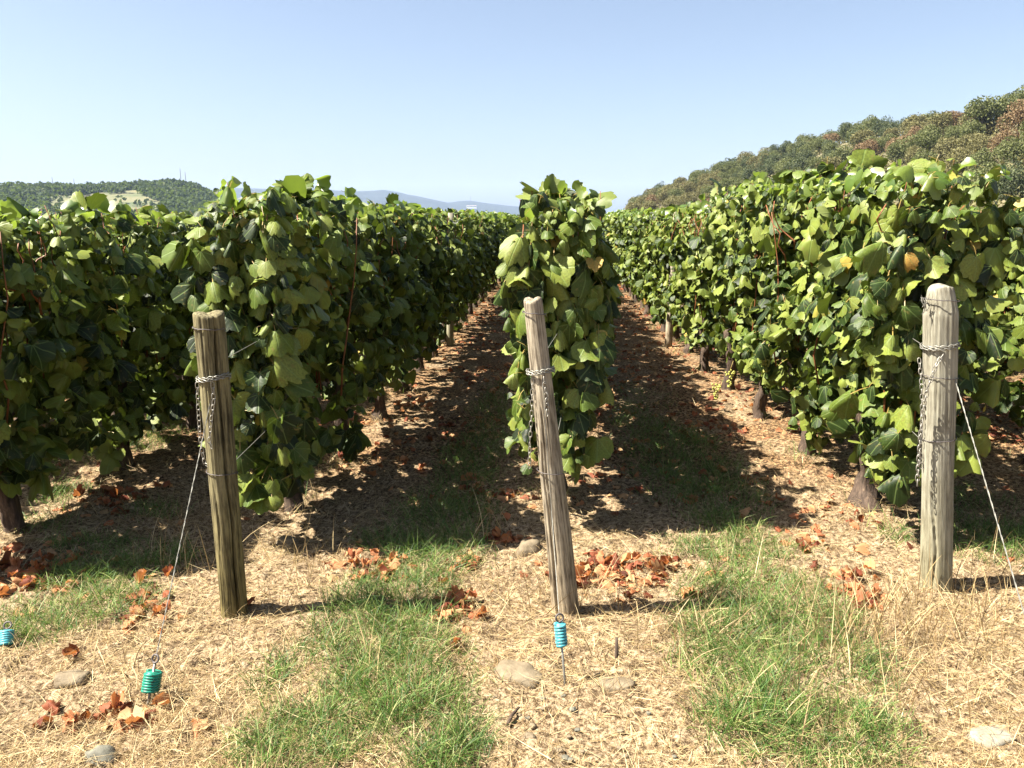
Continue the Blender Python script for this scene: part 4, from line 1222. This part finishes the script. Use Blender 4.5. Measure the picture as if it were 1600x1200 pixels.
# ------------------------------------------------------------------ fallen leaves
def crumple(seed, amt):
    co, F, uv = leaf_template(seed, 1, cup=0.8 * amt, droop=0.7 * amt, ruf=0.22 * amt, fold=0.35 * amt)
    return co, F, uv
CR_T = [crumple(800 + i, 0.55 + 0.13 * i) for i in range(7)]
CR_T = [(c * np.array([0.8, 1, 1]) + 0.06 * np.random.RandomState(i).normal(0, 1, c.shape), F, uv) for i, (c, F, uv) in enumerate(CR_T)]
CR_ME = [mesh('dry_leaf', c, F, M['dry_leaf'], None, uv[F.ravel()], smooth=True) for c, F, uv in CR_T]
clusters = [(60, 893, 66, 30, 52, 'rusty dry leaf in the heap at the left edge beside the grass'),
            (225, 948, 28, 22, 14, 'red brown dry leaf in the small heap left of the left post foot'),
            (168, 787, 42, 17, 20, 'orange dry leaf in the sunny heap under the far left row'),
            (376, 952, 5, 3, 2, 'bright orange leaf leaning against the foot of the left post'),
            (575, 890, 42, 17, 20, 'dry leaf in the heap at the end of the left post shadow'),
            (715, 952, 28, 24, 16, 'curled rust leaf between the left grass patch and centre post'),
            (730, 880, 16, 9, 6, 'orange leaf at the upper edge of the left grass patch'),
            (782, 838, 18, 14, 8, 'dark red leaf in the grass left of the centre post'),
            (965, 893, 80, 20, 58, 'salmon dry leaf in the wide heap right of the centre post'),
            (1322, 912, 22, 18, 12, 'brown leaf in the heap right of the big grass patch'),
            (1362, 944, 12, 11, 6, 'orange curled leaf left of the pale post foot'),
            (1262, 853, 22, 6, 6, 'red leaf on the straw in front of the right vine row'),
            (745, 757, 16, 12, 8, 'sunlit orange leaf deep in the shaded left alley'),
            (640, 640, 50, 24, 20, 'dry leaf on the sunny strip of the left alley'),
            (590, 720, 60, 26, 18, 'dry leaf near the front of the left alley'),
            (700, 572, 40, 16, 8, 'dry leaf far up the left alley'),
            (1115, 640, 46, 50, 16, 'dry leaf in the shaded right alley'),
            (175, 1122, 60, 12, 12, 'dark red crumpled leaf below the green anchor'),
            (315, 1138, 12, 7, 3, 'small rust leaf near the bottom left of the grass'),
            (120, 1020, 8, 8, 2, 'lone brown leaf beside the pale stone at left'),
            (1290, 800, 90, 30, 12, 'dry leaf by the trunks of the right vine row'),
            (1510, 660, 30, 14, 6, 'dry leaf beyond the pale post in the right alley')]
CL = []
for cx_, cy_, rx_, ry_, n, lab in clusters:
    CL.append((cx_, cy_, rx_, ry_, n))
    n = int(n * 0.95) if n > 3 else n
    for k in range(n):
        px = cx_ + max(-2.4, min(2.4, random.gauss(0, 0.72))) * rx_; py = cy_ + max(-2.0, min(2.0, random.gauss(0, 0.7))) * ry_
        p = on_ground(px, py)
        z = float(gz(p.x, p.y))
        me = CR_ME[random.randrange(7)]
        o = link('fallen_leaf', me)
        s = random.uniform(0.032, 0.062)
        o.scale = (s, s, s)
        o.rotation_euler = (random.gauss(0, 0.42) + (PI if random.random() < 0.4 else 0), random.gauss(0, 0.4), random.uniform(0, 6.28))
        o.location = (p.x, p.y, z + 0.012 + random.uniform(0, 0.022 if n > 10 else 0.01))
        tag(o, lab, 'dry leaf', 'fallen leaves: ' + lab.split(' in ')[-1] if n > 1 else None)

# scattered litter of leaves, too many to count
n = 9000
xs = RS.uniform(-4.5, 4.6, n); ys = 3.2 + RS.rand(n) ** 1.15 * 16
w_ = vn(xs * 1.7, ys * 1.7, 91)
k = (w_ > 0.42) & ((ys > 4.2) | (RS.rand(n) < 0.10))
xs, ys = xs[k], ys[k]
for cx_, cy_, rx_, ry_, m_ in CL:
    if m_ < 4: continue
    for _ in range(int(m_ * 1.6)):
        p = on_ground(cx_ + random.gauss(0, 0.85) * rx_, cy_ + random.gauss(0, 0.8) * ry_); xs = np.append(xs, p.x); ys = np.append(ys, p.y)
n = len(xs)
rot = orient(np.stack([RS.normal(0, 0.5, n), RS.normal(0, 0.5, n), np.ones(n)], 1), RS.normal(0, 1, (n, 3)) * np.array([1, 1, 0.2]))
LTs = LT[1]; LT[1] = CR_T + [CR_T[0]]
V, F, U, _ = batch_leaves(np.stack([xs, ys, gz(xs, ys) + 0.012], 1), rot, RS.uniform(0.035, 0.07, n), RS.randint(0, 8, n), 1)
LT[1] = LTs
tag(link('leaf_litter', mesh('leaf_litter', V, F, M['dry_leaf'], None, U)), 'brown and orange leaf litter scattered along the alleys', 'leaf litter', kind='stuff')

# ------------------------------------------------------------------ grass, straw, stalks
def blob(px, py, rx_px, ry_px, wgt=1.0):
    c = on_ground(px, py); ex = on_ground(px + rx_px, py); e1 = on_ground(px, py - ry_px); e2 = on_ground(px, min(py + ry_px, 1500))
    return (c.x, (e1.y + e2.y) / 2, abs(ex.x - c.x), abs(e1.y - e2.y) / 2, wgt)
GB = [blob(*a_) for a_ in [(600, 985, 110, 80, 1.3), (640, 915, 75, 45, 1.2), (690, 865, 70, 30, 1.3), (620, 1090, 130, 80, 1.0), (470, 1165, 95, 60, 1.1), (700, 1180, 70, 70, 0.8), (440, 1060, 50, 40, 0.7),
                             (1200, 960, 120, 70, 1.3), (1180, 1040, 120, 70, 1.0), (1250, 1150, 150, 60, 1.0), (1100, 1000, 60, 60, 0.7), (1360, 1060, 60, 50, 0.6), (1150, 860, 110, 30, 0.9),
                             (150, 900, 100, 35, 1.0), (60, 970, 90, 40, 1.1), (180, 945, 70, 30, 1.0), (260, 880, 60, 25, 0.7),
                             (1560, 850, 90, 35, 1.2), (1400, 835, 40, 20, 0.6), (700, 800, 90, 40, 0.9), (620, 850, 80, 25, 0.7), (110, 700, 90, 30, 1.1), (230, 690, 60, 25, 0.8), (30, 740, 70, 25, 0.9), (60, 820, 70, 16, 0.6), (160, 850, 90, 14, 0.8), (250, 800, 50, 16, 0.7), (180, 640, 60, 20, 0.8), (100, 775, 50, 20, 0.6), (1080, 740, 90, 80, 1.0), (740, 720, 60, 70, 0.9), (770, 640, 40, 50, 0.8), (1010, 680, 60, 60, 0.8), (975, 600, 40, 50, 0.6),
                             (1130, 820, 70, 30, 0.8), (820, 760, 40, 30, 0.4), (1040, 620, 40, 60, 0.35), (1520, 780, 80, 30, 0.6)]]
def gmask(x, y):
    m = np.zeros_like(x)
    for cx_, cy_, ax_, ay_, wg in GB:
        d = ((x - cx_) / ax_) ** 2 + ((y - cy_) / ay_) ** 2
        m = np.maximum(m, wg * np.exp(-d * 0.9))
    n = vn(x * 6, y * 6, 201); n2 = vn(x * 17, y * 17, 202)
    return np.clip((m * (0.55 + 0.6 * n + 0.3 * n2) - 0.22) * 2.3, 0, 1)

def scatter(n, x0, x1, y0, y1, pw=1.6):
    y = y0 + (y1 - y0) * RS.rand(n) ** pw
    hw = 0.66 * y + 0.6
    x = RS.uniform(-1, 1, n) * hw + 0.0
    return x - 0.05 * y * 0, y

# green grass
x, y = scatter(210000, 0, 0, 1.75, 7.5, 1.5)
g = np.clip(gmask(x, y), 0, 1); k = RS.rand(len(x)) < g * (0.8 + 0.2 * (vn(x * 13, y * 13, 233) > 0.42)) * np.clip(1.15 - (y - 4) * 0.12, 0.3, 1)
x, y, g = x[k], y[k], g[k]; n = len(x)
tuft = vn(x * 8, y * 8, 210)
Hh = (0.035 + 0.085 * RS.rand(n)) * (0.6 + 0.9 * tuft) * (0.6 + 0.5 * g)
az = RS.uniform(0, 2 * PI, n); ln_ = RS.rand(n) ** 0.7 * 0.75
dirs = np.stack([np.cos(az) * ln_, np.sin(az) * ln_, np.ones(n)], 1); dirs /= np.linalg.norm(dirs, axis=1, keepdims=True)
bend = np.stack([np.cos(az), np.sin(az), np.full(n, -0.7)], 1) * (Hh * RS.uniform(0.1, 0.75, n))[:, None]
P = np.stack([x, y, gf(x, y) - 0.002], 1)
V, F = blades(P, Hh, RS.uniform(0.0018, 0.0042, n), bend, dirs, 3)
print('grass', n)
tag(link('grass', mesh('grass', V, F, M['grass'])), 'green grass growing in patches between the post feet', 'grass', kind='stuff')

# dry standing grass mixed in and around
x, y = scatter(90000, 0, 0, 1.75, 7.0, 1.5)
g = gmask(x, y); c_ = vn(x * 3, y * 3, 220)
k = RS.rand(len(x)) < (0.22 + 0.30 * g + 0.55 * np.clip(c_ - 0.35, 0, 1) + 0.25 * (x > 1.1) * (y < 3.4)) * np.where(y > 4.3, 0.5, 1)
bare = np.exp(-(((x - on_ground(900, 1150).x) / 0.40) ** 2 + ((y - on_ground(900, 1150).y) / 0.26) ** 2))
k &= RS.rand(len(x)) > bare * 0.9
x, y = x[k], y[k]; n = len(x)
Hh = 0.03 + 0.07 * RS.rand(n) ** 1.5 + 0.06 * RS.rand(n) ** 6
az = RS.uniform(0, 2 * PI, n); ln_ = RS.rand(n) ** 0.5 * 1.7
dirs = np.stack([np.cos(az) * ln_, np.sin(az) * ln_, np.ones(n)], 1); dirs /= np.linalg.norm(dirs, axis=1, keepdims=True)
bend = np.stack([np.cos(az), np.sin(az), np.full(n, -0.6)], 1) * (Hh * RS.uniform(0.0, 0.6, n))[:, None]
V, F = blades(np.stack([x, y, gf(x, y) - 0.002], 1), Hh, RS.uniform(0.0013, 0.0028, n), bend, dirs, 3)
tag(link('dry_grass', mesh('dry_grass', V, F, M['straw'])), 'short dry bleached grass between the green patches', 'dry grass', kind='stuff')

# straw lying flat
x, y = scatter(150000, 0, 0, 1.75, 12, 1.9)
g = gmask(x, y)
bare = np.exp(-(((x - on_ground(900, 1150).x) / 0.40) ** 2 + ((y - on_ground(900, 1150).y) / 0.26) ** 2))
alley = np.where(y > 4.25, np.maximum(np.exp(-((x + 0.52) / 0.34) ** 2), np.exp(-((x - 0.85) / 0.45) ** 2)), 0)  # pale straw thinned in the grassy alley centres to make their shade look darker
k = RS.rand(len(x)) < (1 - 0.75 * alley) * (1 - 0.6 * g) * (1 - 0.85 * bare) * np.clip(1.9 * vn(x * 3.1, y * 3.1, 230) - 0.15 + 0.5 * (vn(x * 11, y * 11, 231) - 0.5), 0.12, 1)
x, y = x[k], y[k]; n = len(x)
Lh_ = 0.03 + 0.15 * RS.rand(n) ** 2.0
az = RS.uniform(0, 2 * PI, n)
dirs = np.stack([np.cos(az), np.sin(az), RS.normal(0.06, 0.16, n)], 1); dirs /= np.linalg.norm(dirs, axis=1, keepdims=True)
bend = np.stack([RS.normal(0, 1, n), RS.normal(0, 1, n), RS.normal(-0.1, 0.15, n)], 1) * (Lh_ * 0.25)[:, None]
V, F = blades(np.stack([x, y, gf(x, y) + RS.uniform(0.001, 0.016, n)], 1), Lh_, RS.uniform(0.0010, 0.0025, n), bend, dirs, 2)
print('straw', n)
tag(link('straw', mesh('straw', V, F, M['straw'])), 'pale straw lying thick over the dry soil', 'straw', kind='stuff')

# taller dry stalks with seed heads
sp_ = []
def stalks(px, py, rx_, ry_, n, h0, h1, lean=0.35):
    for _ in range(n):
        p = on_ground(px + random.gauss(0, 0.5) * rx_, min(py + random.gauss(0, 0.5) * ry_, 1230))
        sp_.append((p.x, p.y, random.uniform(h0, h1), lean))
stalks(1330, 1010, 110, 60, 150, 0.14, 0.34); stalks(1430, 980, 60, 50, 70, 0.15, 0.36); stalks(1080, 1000, 60, 60, 50, 0.1, 0.22, 0.9); stalks(720, 1000, 60, 60, 40, 0.1, 0.22, 0.9); stalks(1500, 960, 80, 60, 60, 0.12, 0.28); stalks(1150, 900, 120, 60, 26, 0.10, 0.25); stalks(900, 930, 130, 50, 46, 0.10, 0.28, 0.6)
stalks(470, 900, 70, 50, 26, 0.12, 0.32); stalks(500, 780, 20, 20, 8, 0.15, 0.30); stalks(290, 880, 60, 30, 18, 0.14, 0.34, 0.25); stalks(620, 1060, 100, 90, 26, 0.14, 0.28); stalks(150, 1010, 120, 60, 26, 0.08, 0.2, 0.8)
stalks(760, 840, 50, 30, 18, 0.14, 0.3); stalks(1250, 1130, 200, 50, 50, 0.1, 0.25); stalks(1450, 1100, 120, 60, 40, 0.1, 0.26, 0.8); stalks(200, 830, 120, 30, 14, 0.1, 0.2); stalks(1010, 1000, 60, 60, 14, 0.15, 0.3, 0.9)
stalks(1180, 770, 60, 30, 10, 0.1, 0.25); stalks(1560, 880, 60, 30, 14, 0.12, 0.28)
S = np.array(sp_); n = len(S)
az = RS.uniform(0, 2 * PI, n); l_ = RS.rand(n) * S[:, 3] * 1.6
dirs = np.stack([np.cos(az) * l_, np.sin(az) * l_, np.ones(n)], 1); dirs /= np.linalg.norm(dirs, axis=1, keepdims=True)
bend = np.stack([np.cos(az), np.sin(az), np.full(n, -0.5)], 1) * (S[:, 2] * RS.uniform(0.0, 0.45, n))[:, None]
V, F = blades(np.stack([S[:, 0], S[:, 1], gz(S[:, 0], S[:, 1])], 1), S[:, 2], RS.uniform(0.0028, 0.0046, n), bend, dirs, 5)
tag(link('dry_stalks', mesh('dry_stalks', V, F, M['straw'])), 'tall bleached grass stalks standing out of the turf', 'dry stalks', kind='stuff')

# weeds and dry tufts at the foot of the vines
C, Z2 = [], []
P_, H_ = [], []
for row in range(-3, 4):
    for i in range(16):
        y0 = START[row] + i + random.uniform(-.2, .2); x0 = row_x(row, y0) + random.uniform(-0.12, 0.12)
        m = random.randint(15, 70)
        P_.append(np.stack([RS.normal(x0, 0.07, m), RS.normal(y0, 0.10, m), np.zeros(m)], 1)); H_.append(RS.uniform(0.04, 0.16, m))
P_ = np.vstack(P_); H_ = np.concatenate(H_); n = len(P_); P_[:, 2] = gz(P_[:, 0], P_[:, 1])
az = RS.uniform(0, 2 * PI, n); l_ = RS.rand(n) * 0.9
dirs = np.stack([np.cos(az) * l_, np.sin(az) * l_, np.ones(n)], 1); dirs /= np.linalg.norm(dirs, axis=1, keepdims=True)
bend = np.stack([np.cos(az), np.sin(az), np.full(n, -0.6)], 1) * (H_ * RS.uniform(0.1, 0.6, n))[:, None]
V, F = blades(P_, H_, RS.uniform(0.002, 0.005, n), bend, dirs, 3)
mi = np.repeat(RS.rand(n) < 0.6, 5).astype(int)
tag(link('weeds', mesh('weeds', V, F, [M['grass'], M['straw']], mi)), 'tufts of weeds and dry grass round the vine trunks', 'weeds', kind='stuff')

# ------------------------------------------------------------------ air
m = bpy.data.materials.new('haze'); m.use_nodes = True
nt = m.node_tree
for nd in list(nt.nodes):
    if nd.type != 'OUTPUT_MATERIAL': nt.nodes.remove(nd)
pv = nt.nodes.new('ShaderNodeVolumePrincipled')
pv.inputs['Color'].default_value = (0.52, 0.68, 1.0, 1); pv.inputs['Density'].default_value = 0.00008
nt.links.new(pv.outputs[0], [nd for nd in nt.nodes if nd.type == 'OUTPUT_MATERIAL'][0].inputs['Volume'])
b = MB(); box(b, -8200, -8200, -3, 8200, 8200, 330)
tag(b.build('haze', m, smooth=False), 'thin bluish haze in the air over the valley', 'haze', kind='stuff')
